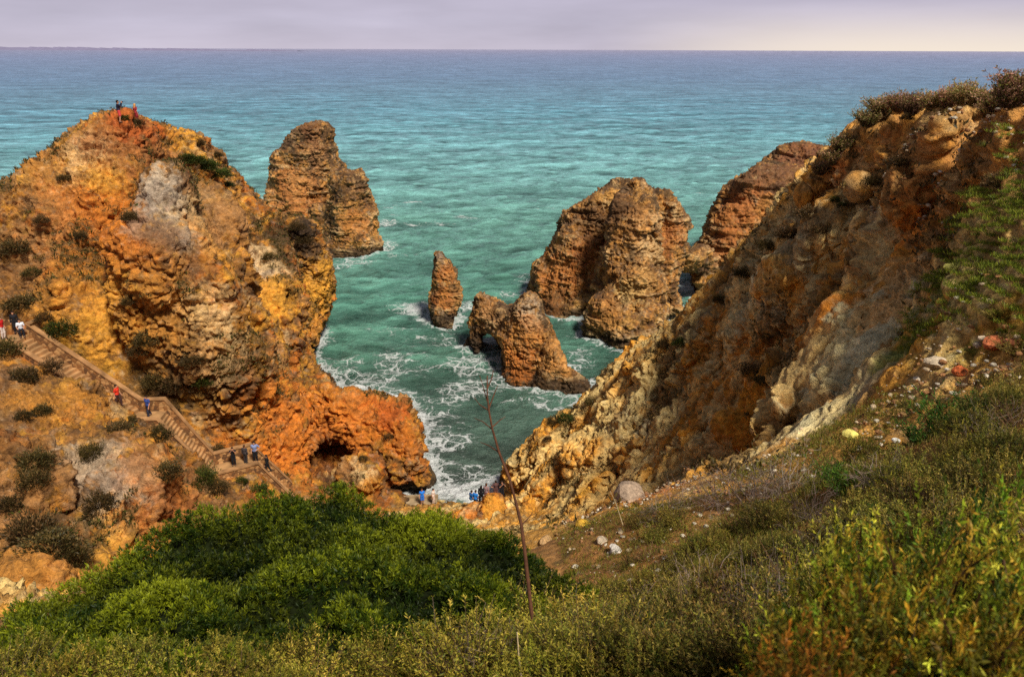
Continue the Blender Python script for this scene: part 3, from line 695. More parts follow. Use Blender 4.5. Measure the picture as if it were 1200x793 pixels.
# needle
n0 = P(522, 340, 119.5)
geoN = union([tower(n0[0], n0[1], -3, P(515,290,119)[2] + .4, 2.9, 1.4, 1, 1, 0, 1, 1.5)], .5)
outN = Outline([(509,392),(508,372),(503,355),(503,330),(506,312),(504,300),(508,293),(517,294),(522,302),(527,307),(532,317),(538,326),(543,340),(542,350),(535,362),(530,375),(528,392)])
stN, VN = stack('sea_stack', 'slender needle of rock alone in the middle of the bay', ((-16, -4), (105, 119), (-2, 14)), .28, geoN, outN,
    [(520,320,2,lin(196,120,54),.6),(535,345,2,TAN,.5),(512,300,1,GREY,.6),(518,350,2,lin(176,100,42),.5)], 151, (.5, 4, .25, 1.4), .75, .25, chunk=1.0, fin=(.45, stretchT((0, 0, 1), 2.0, 6)))
# arch
geoR = union([tower(P(575,370,108)[0], P(575,370,108)[1], 2.0, P(565,345,108)[2] + .6, 3.0, 2.2, 1, 1, 0, 1), cone(P(575,370,108), P(605,385,104), 2.6, 2.6), tower(P(622,400,100.5)[0], P(622,400,100.5)[1], -3, P(622,342,100.5)[2] + .5, 4.8, 2.2, 1, 1, 0, 1.5, 1.4),
    tower(P(655,430,97)[0], P(655,430,97)[1], -3, P(650,395,97)[2], 3.6, 1.6, 1, 1, 0, 1), tower(P(677,450,96)[0], P(677,450,96)[1], -3, P(680,440,96)[2], 2.8, 1.4, 1, 1, 0, .6),
    tower(P(564,395,109)[0], P(564,395,109)[1] + .3, -3, P(565,370,109)[2], 2.1, 1.8, 1, 1, 0, .5), tower(P(552,405,109.5)[0], P(552,405,109.5)[1], -3, P(552,398,109.5)[2] + .3, 1.3, .8, 1, 1, 0, .4)], .6)
outR = Outline([(538,425),(541,408),(548,398),(552,390),(549,382),(547,372),(550,358),(553,348),(560,342),(566,346),(574,352),(584,354),(594,361),(604,358),(616,348),(622,344),(628,348),(632,358),(633,370),(642,378),(648,390),(653,400),(654,412),(660,418),(661,430),(668,434),(680,440),(686,447),(692,455),(697,466),(690,490),(590,490),(591,452),(591,425),(589,406),(582,393),(571,387),(563,393),(562,409),(558,425)])
stR, VR = stack('rock_arch', 'low rock arch with an open window and a dark stub leg beside the needle', ((-9, 14), (86, 113), (-2, 13)), .32, geoR, outR,
    [(565,365,2,TAN,.6),(620,365,2.4,PALE,.5),(610,390,3,lin(196,130,62),.6),(640,410,2.5,lin(200,140,74),.6),(655,430,2,lin(196,136,70),.6),(605,420,3,lin(186,110,46),.7),(585,375,2,lin(150,112,70),.6),(562,402,3,lin(58,44,32),.85),(680,460,2.5,lin(70,52,34),.7)], 171, (.6, 4.5, .3, 1.6), .8, .25, chunk=1.2, fin=(.4, stretchT((.3, 0, 1), 2.6, 8)), cat='rock arch')
# headland beyond the dome, joined to it by a low bridge
h0 = P(880, 260, 140); h1 = P(935, 250, 146); h2 = P(830, 310, 136)
geoH = union([tower(h0[0], h0[1], -3, P(895,190,140)[2], 10.5, 8.0, 1, 1.2, 0, 2), tower(h1[0], h1[1] + 3, -3, P(935,166,147)[2] + .5, 14, 8, 1, 1, 0, 3), tower(h2[0] + 4, h2[1] + 2, -3, P(850,230,137)[2], 7.5, 5.5, 1, 1, 0, 1),
    tower(h1[0] + 12, h1[1] - 8, -3, P(965,175,140)[2], 14, 9), cone(P(815,300,128), P(806,304,124), 2.2, 1.8), tower(P(818,318,131)[0], P(818,318,131)[1], -3, P(815,295,131)[2], 2.4, 2.2)], .6)
outH = Outline([(796,312),(806,296),(815,290),(824,282),(830,265),(836,245),(840,238),(848,222),(862,212),(878,204),(893,192),(905,182),(915,174),(928,169),(945,170),(960,173),(975,176),(1100,180),(1100,520),(820,520),(820,345),(815,332),(814,318),(806,314),(800,318)])
stH, VH = stack('headland_beyond', 'flat layered headland in shade beyond the right slope, pale ledge across it', ((20, 80), (112, 170), (-2, 28)), .6, geoH, outH,
    [(920,200,8,lin(116,78,52),.8),(870,225,5,lin(124,84,54),.7),(870,250,5,lin(186,112,54),.6),(860,290,5,lin(178,108,54),.6),(845,250,2,lin(190,120,60),.6),(900,245,3,lin(190,130,66),.6),(830,320,3,DARK,.7),(940,185,5,lin(130,80,56),.6)], 191, strata=.5, cat='headland', group='headlands', top=.8)
stH['kind'] = 'structure'
del stH['group']
# two rounded boulders at the shore below the bush
geoK = union([cone(P(579,588,63), P(576,625,62), .9, 1.9), cone(P(548,603,64), P(556,612,63), .9, 1.2)], .3)
def boulder(label, geo, box, outline, zl, seed):
    V, Q = carve_mass(box, .16, geo, outline, (.3, 2.5, .12, .9), seed, ok=.3)
    V, Q, N, cav, cc, stt = rock_detail(V, Q, 2, .35, seed, strata=0, chunk=.9)
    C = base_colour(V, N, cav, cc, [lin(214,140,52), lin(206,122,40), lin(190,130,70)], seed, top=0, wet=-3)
    C = zones(V, C, zl, seed + 4)
    o = meshobj('boulder', V, Q, M_ROCK, col=C); tag(o, label, 'boulder', 'boulders on the shore below the bush'); return o
ctr = P(578,600,62.5)
boulder('tall rounded yellow boulder below the people gathered at the shore', cone(P(579,589,63.2), P(574,625,62.4), 1.0, 1.7), ((ctr[0]-3, ctr[0]+3), (ctr[1]-4, ctr[1]+4), (ctr[2]-4.5, ctr[2]+3)), Outline([(557,600),(562,590),(570,582),(578,578),(588,580),(594,588),(595,603),(590,620),(588,650),(545,650),(552,615)]), [(580,590,1,YEL,.7)], 211)
ctr = P(553,602,63.5)
boulder('low smooth orange boulder beside the tall yellow one at the shore', cone(P(556,603,64), P(549,612,63.4), .9, 1.3), ((ctr[0]-3, ctr[0]+3), (ctr[1]-4, ctr[1]+4), (ctr[2]-3.5, ctr[2]+2.5)), None, [(553,602,1.5,ORANGE,.7)], 221)
# ================================================================== sea
ALLV = [LV, RV, VA, VB, VN, VR, VH]
gx0, gy0, gs, gw, gh = -90, 40, .5, 360, 300
H2 = np.zeros((gw, gh), f32)
for v in ALLV:
    m = np.abs(v[:, 2]) < .5
    i = ((v[m, 0] - gx0) / gs).astype(int); j = ((v[m, 1] - gy0) / gs).astype(int)
    k = (i >= 0) & (i < gw) & (j >= 0) & (j < gh); H2[i[k], j[k]] = 1
def boxblur(a, r):
    for ax in (0, 1):
        p_ = np.pad(a, [(r + 1, r) if q == ax else (0, 0) for q in (0, 1)]); c_ = np.cumsum(p_, ax)
        a = (np.take(c_, np.arange(2 * r + 1, c_.shape[ax]), ax) - np.take(c_, np.arange(0, c_.shape[ax] - 2 * r - 1), ax)) / (2 * r + 1)
    return a
near1 = np.clip(boxblur(boxblur(H2, 2), 2) * 3.0, 0, 1); near2 = np.clip(boxblur(boxblur(H2, 6), 6) * 3.5, 0, 1)
nc, nrw = 1150, 820
dep = np.concatenate([np.linspace(38.5, .16, nrw - 2), [.08, .03]]) * math.pi / 180
Dd = 40 / np.tan(dep); aa = np.linspace(math.radians(-47), math.radians(47), nc)
A_, D_ = np.meshgrid(aa, Dd, indexing='ij')
X = (D_ * np.sin(A_)).ravel(); Y = (D_ * np.cos(A_)).ravel(); Df = D_.ravel()
spc = np.gradient(Dd); spc = np.tile(np.abs(spc), nc)
h = np.zeros(len(X), f32)
rs = np.random.RandomState(3)
q = np.stack([X, Y, 0 * X], 1).astype(f32)
jig = fbm(q * f32(.02), 700, 2) * 2.5
calm = np.where(Df < 600, 1 - .55 * np.exp(-((X + 4) / 22) ** 2 - ((Y - 75) / 24) ** 2), 1)
for lam, am, n in ((30, .30, 3), (17, .26, 5), (9.5, .24, 7), (5.2, .19, 8), (2.7, .10, 8)):
    fil = sstep(1.1, 3.2, lam / np.maximum(spc, .01))
    for k in range(n):
        th = math.radians(90 + 14 + rs.uniform(-60, 60)); l = lam * rs.uniform(.75, 1.3)
        ph = 2 * math.pi / l * (X * math.cos(th) + Y * math.sin(th)) + rs.uniform(0, 6.28) + jig * (1 + 6 / lam)
        s_ = np.sin(ph)
        h += (fil * am / math.sqrt(n) * 1.6 * (1 - 2 * np.abs(np.sin(ph / 2)) ** 1.3 * .5 + .5 * s_ - .3) * (.5 + .9 * np.clip(perlin(q * f32(.35 / lam), 720 + k) + .5, 0, 1.3)) * calm).astype(f32)
h += (.16 * fbm(q * f32(.5), 730, 4) * sstep(.9, .35, spc)).astype(f32)
fo = np.zeros(len(X), f32)
i = ((X - gx0) / gs).astype(int); j = ((Y - gy0) / gs).astype(int)
k = (i >= 0) & (i < gw) & (j >= 0) & (j < gh)
fo[k] = .66 * near1[i[k], j[k]] + .34 * near2[i[k], j[k]]
for (px, py, rx, ry, s_) in [
    (488,364,4.5,3.5,1.0),(500,372,2.5,2.5,1),(470,362,5,2,.6),(548,362,4,3,.85),(540,375,2,2,.8),(448,292,5,4,.9),(470,302,6,3,.6),(450,262,6,4,.7),(455,245,6,4,.5),(480,237,5,2.0,.95),(500,262,12,4,.5),(540,257,9,2.5,.6),(420,310,7,2.5,.7),(395,315,7,3,.6),
    (470,430,9,7,.55),(430,455,7,6,.68),(500,480,7,6,.55),(515,515,6,5,.6),(535,560,5,5,.62),(500,585,5,3,.6),(555,430,6,5,.72),(583,400,3,5,.95),(580,425,5,3,.8),(545,460,6,3.5,.72),(590,450,4,2.5,.75),(640,475,8,2.5,.55),(690,470,4,2.5,.7),(680,420,4,6,.55),
    (655,368,6,3,.75),(700,395,6,3,.75),(735,405,6,2.5,.75),(640,345,6,3,.6),(625,330,6,5,.6),(600,350,5,3,.45),(803,338,4,6,.9),(400,435,6,5,.55),(372,440,2.5,4,.85),(455,470,7,5,.6),(400,470,4,4,.75),(470,520,4,4,.7),(485,545,3,3,.8),(520,400,9,4,.5),(450,390,8,3,.4),(560,590,6,2.5,.55),
    (690,450,3,3,.6),(770,380,3,3,.7),(380,400,2.5,5,.5)]:
    c0 = PZ(px, py); fo = np.maximum(fo, s_ * sstep(1.25, .2, np.hypot((X - c0[0]) / rx, (Y - c0[1]) / ry / 1.2)).astype(f32))
h += .35 * sstep(.7, 1.1, fo) * np.clip(fbm(q * f32(1.1), 740, 3) + .3, 0, 1) * (Df < 200)
cap = sstep(.33, .45, fbm(q * np.array([.05, .12, 0], f32), 750, 4)) * sstep(700, 160, Df) * sstep(.06, .3, h)
fo = np.maximum(fo, .45 * cap)
i = np.arange(nc - 1)[:, None] * nrw + np.arange(nrw - 1)[None]
Q = np.stack([i, i + 1, i + nrw + 1, i + nrw], 2).reshape(-1, 4)[:, ::-1]
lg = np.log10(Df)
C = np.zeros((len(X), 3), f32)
stops = [(1.75, lin(72,86,74)), (1.90, lin(64,92,78)), (2.0, lin(62,106,88)), (2.10, lin(68,122,104)), (2.28, lin(90,146,134)), (2.48, lin(96,154,156)), (2.75, lin(84,146,166)), (3.1, lin(96,136,172)), (3.6, lin(118,138,178)), (4.1, lin(140,144,180)), (4.6, lin(160,158,188))]  # far stops turn lavender: distance haze put into the water colour
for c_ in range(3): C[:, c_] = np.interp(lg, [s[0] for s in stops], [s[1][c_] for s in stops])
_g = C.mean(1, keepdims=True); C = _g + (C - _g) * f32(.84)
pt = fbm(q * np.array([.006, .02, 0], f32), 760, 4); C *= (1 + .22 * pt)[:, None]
C *= (1 + np.clip(h, -.6, .8) * .75)[:, None]            # crests paler, troughs darker: light through thin water put into the colour
C = mixc(C, .5 * sstep(.05, .4, fbm(q * np.array([.03, .04, 0], f32), 770, 3)) * sstep(1.98, 1.85, lg), lin(78, 92, 82))
m, t, N_, L_ = nt('sea_water')
out = node(t, 'ShaderNodeOutputMaterial'); b = node(t, 'ShaderNodeBsdfPrincipled', Roughness=.22, IOR=1.33)
at = node(t, 'ShaderNodeAttribute', attribute_name='Col'); af = node(t, 'ShaderNodeAttribute', attribute_name='foam')
g = node(t, 'ShaderNodeNewGeometry')
mp = node(t, 'ShaderNodeMapping'); mp.inputs['Scale'].default_value = (.55, 1, 1); L_.new(g.outputs['Position'], mp.inputs[0])
wn = node(t, 'ShaderNodeTexNoise', Scale=.35, Detail=4.0); L_.new(g.outputs['Position'], wn.inputs['Vector'])
wa = node(t, 'ShaderNodeVectorMath', operation='MULTIPLY_ADD'); wa.inputs[1].default_value = (4, 4, 0); L_.new(wn.outputs['Color'], wa.inputs[0]); L_.new(g.outputs['Position'], wa.inputs[2])
vo = node(t, 'ShaderNodeTexVoronoi', feature='DISTANCE_TO_EDGE', Scale=.62); L_.new(wa.outputs[0], vo.inputs['Vector'])
vo2 = node(t, 'ShaderNodeTexVoronoi', feature='DISTANCE_TO_EDGE', Scale=1.7); L_.new(wa.outputs[0], vo2.inputs['Vector'])
n3 = node(t, 'ShaderNodeTexNoise', Scale=.5, Detail=8.0, Roughness=.72); L_.new(mp.outputs[0], n3.inputs['Vector'])
def math_(op, a=None, b_=None, c_=None, clamp=False):
    n = node(t, 'ShaderNodeMath', operation=op); n.use_clamp = clamp
    for k_, v_ in enumerate((a, b_, c_)):
        if v_ is None: continue
        if isinstance(v_, (int, float)): n.inputs[k_].default_value = v_
        else: L_.new(v_, n.inputs[k_])
    return n.outputs[0]
def smooth(x, a, b_):
    n = node(t, 'ShaderNodeMapRange', interpolation_type='SMOOTHSTEP'); L_.new(x, n.inputs[0])
    for k_, v_ in ((1, a), (2, b_)):
        if isinstance(v_, (int, float)): n.inputs[k_].default_value = v_
        else: L_.new(v_, n.inputs[k_])
    return n.outputs[0]
nz = math_('MULTIPLY_ADD', n3.outputs['Fac'], 2.2, -1.1)
lev = math_('ADD', math_('MULTIPLY_ADD', af.outputs['Fac'], .92, -.04), math_('MULTIPLY', nz, .7))
wid = math_('MULTIPLY', math_('MAXIMUM', math_('SUBTRACT', lev, .28), 0.0), .22)
lace = math_('MAXIMUM', smooth(math_('SUBTRACT', vo.outputs['Distance'], wid), .05, -.02), math_('MULTIPLY', smooth(math_('SUBTRACT', vo2.outputs['Distance'], wid), .03, -.06), .8))
lace = math_('MULTIPLY', lace, smooth(lev, .3, .5))
solid = smooth(lev, .72, 1.0)
foam = math_('MAXIMUM', math_('MULTIPLY', lace, .7), solid, clamp=True)
mxc = node(t, 'ShaderNodeMix', data_type='RGBA'); L_.new(foam, mxc.inputs[0]); 
# ripples also shift the tint, so that far water does not go flat
mp2 = node(t, 'ShaderNodeMapping'); mp2.inputs['Scale'].default_value = (.11, .16, 1); L_.new(g.outputs['Position'], mp2.inputs[0])
n4 = node(t, 'ShaderNodeTexNoise', Scale=1.0, Detail=7.0, Roughness=.75); L_.new(mp2.outputs[0], n4.inputs['Vector'])
mp3 = node(t, 'ShaderNodeMapping'); mp3.inputs['Scale'].default_value = (.02, .018, 1); L_.new(g.outputs['Position'], mp3.inputs[0])
n5 = node(t, 'ShaderNodeTexNoise', Scale=1.0, Detail=8.0, Roughness=.8); L_.new(mp3.outputs[0], n5.inputs['Vector'])
tint = math_('MULTIPLY', math_('MULTIPLY_ADD', n4.outputs['Fac'], 3.4, -.7), math_('MULTIPLY_ADD', n5.outputs['Fac'], 2.4, -.2))
mt = node(t, 'ShaderNodeMix', data_type='RGBA', blend_type='MULTIPLY'); mt.inputs[0].default_value = 1; L_.new(at.outputs['Color'], mt.inputs[6]); L_.new(tint, mt.inputs[7])
L_.new(mt.outputs[2], mxc.inputs[6]); mxc.inputs[7].default_value = (.78, .80, .78, 1)
L_.new(mxc.outputs[2], b.inputs['Base Color'])
L_.new(math_('MULTIPLY_ADD', foam, .55, .3), b.inputs['Roughness'])
bn = node(t, 'ShaderNodeTexNoise', Scale=1.0, Detail=7.0, Roughness=.7); L_.new(mp.outputs[0], bn.inputs['Vector'])
bsum = math_('ADD', math_('MULTIPLY', bn.outputs['Fac'], .45), math_('MULTIPLY_ADD', n4.outputs['Fac'], 4.0, math_('MULTIPLY', foam, .1)))
bp = node(t, 'ShaderNodeBump', Strength=.85, Distance=.6); L_.new(bsum, bp.inputs['Height']); L_.new(bp.outputs[0], b.inputs['Normal'])
L_.new(b.outputs[0], out.inputs[0])
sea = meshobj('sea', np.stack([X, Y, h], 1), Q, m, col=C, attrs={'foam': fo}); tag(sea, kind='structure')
# far low coast in the haze on the left
n = 160; cx = np.linspace(-8600, -3300, n); cy = 12500 + 0 * cx
hh = 62 * np.clip(1 - (cx + 8600) / 5600, .12, 1) * (.75 + .35 * fbm(np.stack([cx * .002, cx * 0, cx * 0], 1).astype(f32), 5, 4)) + 14 * (np.random.RandomState(2).rand(n) > .72)
V = np.concatenate([np.stack([cx, cy, 0 * cx - 5], 1), np.stack([cx, cy + 150, hh], 1), np.stack([cx, cy + 1500, 0 * cx - 5], 1)])
i = np.arange(n - 1); Q = np.concatenate([np.stack([i, i + 1, i + 1 + n, i + n], 1), np.stack([i + n, i + 1 + n, i + 1 + 2 * n, i + 2 * n], 1)])
tag(meshobj('coastline', V, Q, plain_material('hazy_coast', lin(128, 124, 150), 1, .03, .01, 0, 0), smooth=False), kind='structure')
# ================================================================== plants
_t = M_LEAF.node_tree
_oi = node(_t, 'ShaderNodeObjectInfo'); _hs = node(_t, 'ShaderNodeHueSaturation')
_r1 = node(_t, 'ShaderNodeMapRange'); _r1.inputs[3].default_value = .70; _r1.inputs[4].default_value = 1.3; _t.links.new(_oi.outputs['Random'], _r1.inputs[0])
_r2 = node(_t, 'ShaderNodeMapRange'); _r2.inputs[3].default_value = .472; _r2.inputs[4].default_value = .515
_m7 = node(_t, 'ShaderNodeMath', operation='MULTIPLY'); _m7.inputs[1].default_value = 7.31; _t.links.new(_oi.outputs['Random'], _m7.inputs[0]); _f7 = node(_t, 'ShaderNodeMath', operation='FRACT'); _t.links.new(_m7.outputs[0], _f7.inputs[0]); _t.links.new(_f7.outputs[0], _r2.inputs[0])
_t.links.new(_r1.outputs[0], _hs.inputs['Value']); _t.links.new(_r2.outputs[0], _hs.inputs['Hue'])
_at = [n for n in _t.nodes if n.type == 'ATTRIBUTE'][0]; _t.links.new(_at.outputs['Color'], _hs.inputs['Color'])
for n in _t.nodes:
    if n.type == 'BSDF_PRINCIPLED': _t.links.new(_hs.outputs[0], n.inputs['Base Color'])
    if n.type == 'BSDF_TRANSLUCENT': _t.links.new(_hs.outputs[0], n.inputs['Color'])
def unit(v): return v / np.maximum(np.linalg.norm(v, axis=1, keepdims=True), 1e-9)
def leaf_quads(base, dirn, length, width, col0, col1, rs, bend=0.15):
    """one pointed leaf per base point: a lozenge of four vertices"""
    n = len(base); dirn = unit(dirn)
    side = unit(np.cross(dirn, unit(rs.normal(size=(n, 3)))))
    L_ = np.broadcast_to(length, (n,))[:, None]; W_ = np.broadcast_to(width, (n,))[:, None]
    up = np.cross(side, dirn)
    mid = base + dirn * L_ * .5
    V = np.stack([base, mid + side * W_ * .5, base + dirn * L_ + up * L_ * bend * rs.uniform(-1, 1, (n, 1)), mid - side * W_ * .5], 1).reshape(-1, 3)
    c = np.stack([col0, (col0 + col1) / 2, col1, (col0 + col1) / 2], 1).reshape(-1, 3)
    return V, np.arange(4 * n).reshape(-1, 4), c
def tube(pts, rad, k=5):
    pts = np.asarray(pts, float); n = len(pts); rad = np.broadcast_to(rad, (n,))
    T = np.gradient(pts, axis=0); T = unit(T); a = np.tile([.3, .1, 1.0], (n, 1)); a[np.abs(T[:, 2]) > .9] = [1, .2, 0]
    s = unit(np.cross(T, a)); u = np.cross(s, T)
    th = np.linspace(0, 2 * np.pi, k, endpoint=False)
    V = (pts[:, None] + rad[:, None, None] * (np.cos(th)[None, :, None] * s[:, None] + np.sin(th)[None, :, None] * u[:, None])).reshape(-1, 3)
    i = np.arange(n - 1)[:, None] * k; j = np.arange(k)[None]; j2 = (j + 1) % k
    return V, np.stack([i + j, i + j2, i + k + j2, i + k + j], 2).reshape(-1, 4)
class Bag:
    def __init__(s): s.V, s.F, s.C, s.n = [], [], [], 0
    def add(s, V, F, C):
        s.V.append(np.asarray(V, f32)); s.F.append(np.asarray(F) + s.n); s.C.append(np.broadcast_to(np.asarray(C, f32), (len(V), 3))); s.n += len(V)
    def mesh(s, name, mat=None, smooth=False): return npmesh(name, np.concatenate(s.V), np.concatenate(s.F), mat or M_LEAF, np.concatenate(s.C), smooth)
    def obj(s, name, mat=None, parent=None): return link(bpy.data.objects.new(name, s.mesh(name, mat)), parent)
def jit(col, n, rs, a=.25): return np.asarray(col, f32)[None] * (1 + rs.uniform(-a, a, (n, 1))) * (1 + rs.uniform(-.08, .08, (n, 3)))

# ---- the big green bush in front: a lumpy mound covered by thousands of leaf tufts
BU = [P(*a) for a in [(20,720,11.5),(100,690,12.3),(150,662,12.8),(200,634,13.5),(250,610,14.3),(330,588,15.2),(400,582,15.6),(480,612,15.2),(540,626,14.6),(600,640,13.6),(650,664,12.4),(690,690,11.6),
    (100,790,7.8),(300,780,8.0),(450,745,8.8),(550,705,10),(640,715,10.4),(200,700,10.2),(400,680,10.8),(300,640,12.3),(500,650,12.2),(400,612,14),(600,685,11.2),(300,720,9.6),(-60,760,10.5),(-100,850,8),(200,830,7)]]
hull = [P(*a)[:2] for a in [(-140,800,9.5),(20,716,12.0),(100,686,12.8),(200,630,14.0),(330,583,15.9),(400,574,16.5),(480,590,16.2),(550,604,16),(640,626,15.6),(705,660,13.8),(735,700,11.8),(670,740,9.9),(540,735,9.0),(470,770,8.1),(300,815,7.0),(100,830,6.8),(-140,900,7.2)]]
BH = Height(BU + [b_ + np.array([0, 1.6, -1.4]) for b_ in BU[:12]], -16, 6, 3, 20, .12)
def inpoly(x, y, poly):
    ins = np.zeros(x.shape, bool); n = len(poly); d = np.full(x.shape, 1e9)
    for i in range(n):
        (ax, ay), (bx, by) = poly[i], poly[(i + 1) % n]
        ex, ey = bx - ax, by - ay; t_ = np.clip(((x - ax) * ex + (y - ay) * ey) / (ex * ex + ey * ey), 0, 1)
        d = np.minimum(d, np.hypot(x - ax - t_ * ex, y - ay - t_ * ey))
        c = (ay > y) != (by > y)
        ins ^= c & (x < ax + (y - ay) * ex / (by - ay if by != ay else 1e-9))
    return np.where(ins, d, -d)
def lumps(x, y):
    q = np.stack([x, y, 0 * x + .5], 1).astype(f32)
    q = q + np.stack([perlin(q * f32(.9), 5), perlin(q * f32(.9), 6), 0 * x], 1).astype(f32) * f32(.5)
    q[:, 2] = .5
    a = voronoi(q * np.array([.62, .75, 0], f32), 3)[0]; b_ = voronoi(q * np.array([1.5, 1.7, 0], f32), 9)[0]
    c_ = voronoi(q * np.array([3.2, 3.4, 0], f32), 14)[0]
    return .70 * np.clip(1 - a * a * 1.4, -.4, 1) + .30 * np.clip(1 - b_ * b_ * 1.6, -.4, 1) + .12 * np.clip(1 - c_ * c_ * 1.6, -.4, 1)
def bush_h(x, y):
    e = inpoly(x, y, hull)
    h = BH(x, y) - .45 + .85 * lumps(x, y)
    return h - 1.5 * sstep(.9, 0, e) ** 2, e
BH_G = bush_h(BH.X.ravel(), BH.Y.ravel())
hgrid = BH_G[0].reshape(BH.X.shape); egrid = BH_G[1].reshape(BH.X.shape)
gxx, gyy = np.gradient(hgrid, .12)
rs = np.random.RandomState(11)
big = empty('bush', (-4, 11, 31)); tag(big, 'huge rounded bright green bush filling the lower left in front of the viewer', 'bush')
N0 = 210000
x = rs.uniform(-15.5, 3.5, N0); y = rs.uniform(5, 18, N0)
def bl(T, x, y): return BH._l(T, x, y)
e = bl(egrid, x, y); z = bl(hgrid, x, y); nx_, ny_ = -bl(gxx, x, y), -bl(gyy, x, y)
nn = unit(np.stack([nx_, ny_, 1 + 0 * x], 1)); area = 1 / nn[:, 2]
dcam = np.hypot(x, y)
hol = fbm(np.stack([x, y, z], 1).astype(f32) * f32(1.3), 181, 3)
keep = (e > 0) & (hol + .25 * rs.normal(size=N0) * .6 > -.26) & (rs.rand(N0) < np.clip(area / 2.2, .2, 1)) & ((nn @ np.array([0, 0, 1.0]) > .2)) & (rs.rand(N0) < np.clip(1.25 - dcam / 40, .5, 1))
x, y, z, nn = x[keep], y[keep], z[keep], nn[keep]; n = len(x)
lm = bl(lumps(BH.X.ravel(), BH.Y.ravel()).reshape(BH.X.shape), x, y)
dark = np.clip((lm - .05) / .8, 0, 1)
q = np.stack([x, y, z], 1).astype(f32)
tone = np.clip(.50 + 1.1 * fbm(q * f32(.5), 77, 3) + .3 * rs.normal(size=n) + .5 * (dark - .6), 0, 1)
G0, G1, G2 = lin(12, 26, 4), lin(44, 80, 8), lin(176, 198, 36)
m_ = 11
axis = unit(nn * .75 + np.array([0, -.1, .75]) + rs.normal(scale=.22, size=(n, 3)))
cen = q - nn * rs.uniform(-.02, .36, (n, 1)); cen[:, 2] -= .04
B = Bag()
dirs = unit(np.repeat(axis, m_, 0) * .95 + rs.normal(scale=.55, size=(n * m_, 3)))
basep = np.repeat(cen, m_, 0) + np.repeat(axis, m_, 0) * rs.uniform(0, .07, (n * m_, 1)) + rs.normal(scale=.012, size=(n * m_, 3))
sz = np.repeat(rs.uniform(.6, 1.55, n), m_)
br = np.repeat(tone, m_)[:, None]; dk = np.repeat(.18 + .9 * dark ** 1.3, m_)[:, None]  # leaves in dips between lumps darkened, shade painted into their colour
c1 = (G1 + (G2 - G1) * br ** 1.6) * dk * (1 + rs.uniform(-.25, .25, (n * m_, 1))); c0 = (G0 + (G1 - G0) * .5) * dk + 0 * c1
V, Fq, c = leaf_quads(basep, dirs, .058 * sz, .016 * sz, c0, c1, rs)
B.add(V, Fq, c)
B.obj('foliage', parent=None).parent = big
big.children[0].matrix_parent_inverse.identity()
big.children[0].location = (4, -11, -31)
# dark sheet under the leaves, standing in for the shaded inside
st_ = 2; ii, jj = BH.X.shape
xs_, ys_ = BH.X[::st_, ::st_], BH.Y[::st_, ::st_]; hz = hgrid[::st_, ::st_] - .40; ez = egrid[::st_, ::st_]
V = np.stack([xs_, ys_, hz - 1.2 * (ez < .1)], 2).reshape(-1, 3); a_, b_ = xs_.shape
i = np.arange(a_ - 1)[:, None] * b_ + np.arange(b_ - 1)[None]; Q = np.stack([i, i + b_, i + b_ + 1, i + 1], 2).reshape(-1, 4)
Q = Q[(ez.ravel()[Q] > -.15).all(1)]; V, Q, _ = prune(V, Q, np.ones(len(Q), bool))
M_DARK = plain_material('core_shade', lin(24, 30, 9), .95, .7, 3, .6, .1)
inner = meshobj('shade_core', V - np.array([-4, 11, 31]), Q, M_DARK, big)

# ---- prototypes of smaller plants (local coordinates, base at the origin)
def thicket(seed, n_stem, h, r, cols, leaf=(.05, .014), per=16, stem_col=lin(88, 70, 40), up=.8, wob=.12, leaf_from=.25):
    """many thin stems that fan out of the base, leafy along their upper part"""
    rs = np.random.RandomState(seed); B = Bag(); bs, ds, t0 = [], [], []
    for k in range(n_stem):
        a = rs.uniform(0, 6.283); lean = rs.uniform(0, 1) ** .7
        d = np.array([math.cos(a) * lean * r / h, math.sin(a) * lean * r / h, up])
        L_ = h * rs.uniform(.55, 1.1) / max(.5, up) * (1 - .25 * lean)
        t = np.linspace(0, 1, 6)[:, None]
        w = rs.normal(scale=wob, size=(1, 3)) * h
        pts = np.array([[math.cos(a), math.sin(a), 0]]) * r * .25 * rs.rand() + d * t * L_ + w * t * t
        V, F_ = tube(pts, np.linspace(.009, .003, 6) * (h / .8) ** .5, 3); B.add(V, F_, stem_col * rs.uniform(.6, 1.3))
        tt = rs.uniform(leaf_from, 1.02, per); k0_ = np.clip(tt * 5, 0, 4.999); i0 = k0_.astype(int); fr = (k0_ - i0)[:, None]
        p_ = pts[i0] * (1 - fr) + pts[i0 + 1] * fr
        bs.append(p_); ds.append(unit(np.tile(d, (per, 1)) * .7 + rs.normal(scale=.6, size=(per, 3)))); t0.append(tt)
    bs = np.concatenate(bs); ds = np.concatenate(ds); tt = np.concatenate(t0)[:, None]; n = len(bs)
    ci = rs.randint(0, len(cols), n); c = np.array(cols)[ci] * (1 + rs.uniform(-.3, .3, (n, 1)))
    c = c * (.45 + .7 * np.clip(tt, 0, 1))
    s_ = rs.uniform(.7, 1.4, n)
    V, F_, cc_ = leaf_quads(bs, ds, leaf[0] * s_, leaf[1] * s_, c * .7, c, rs); B.add(V, F_, cc_)
    return B
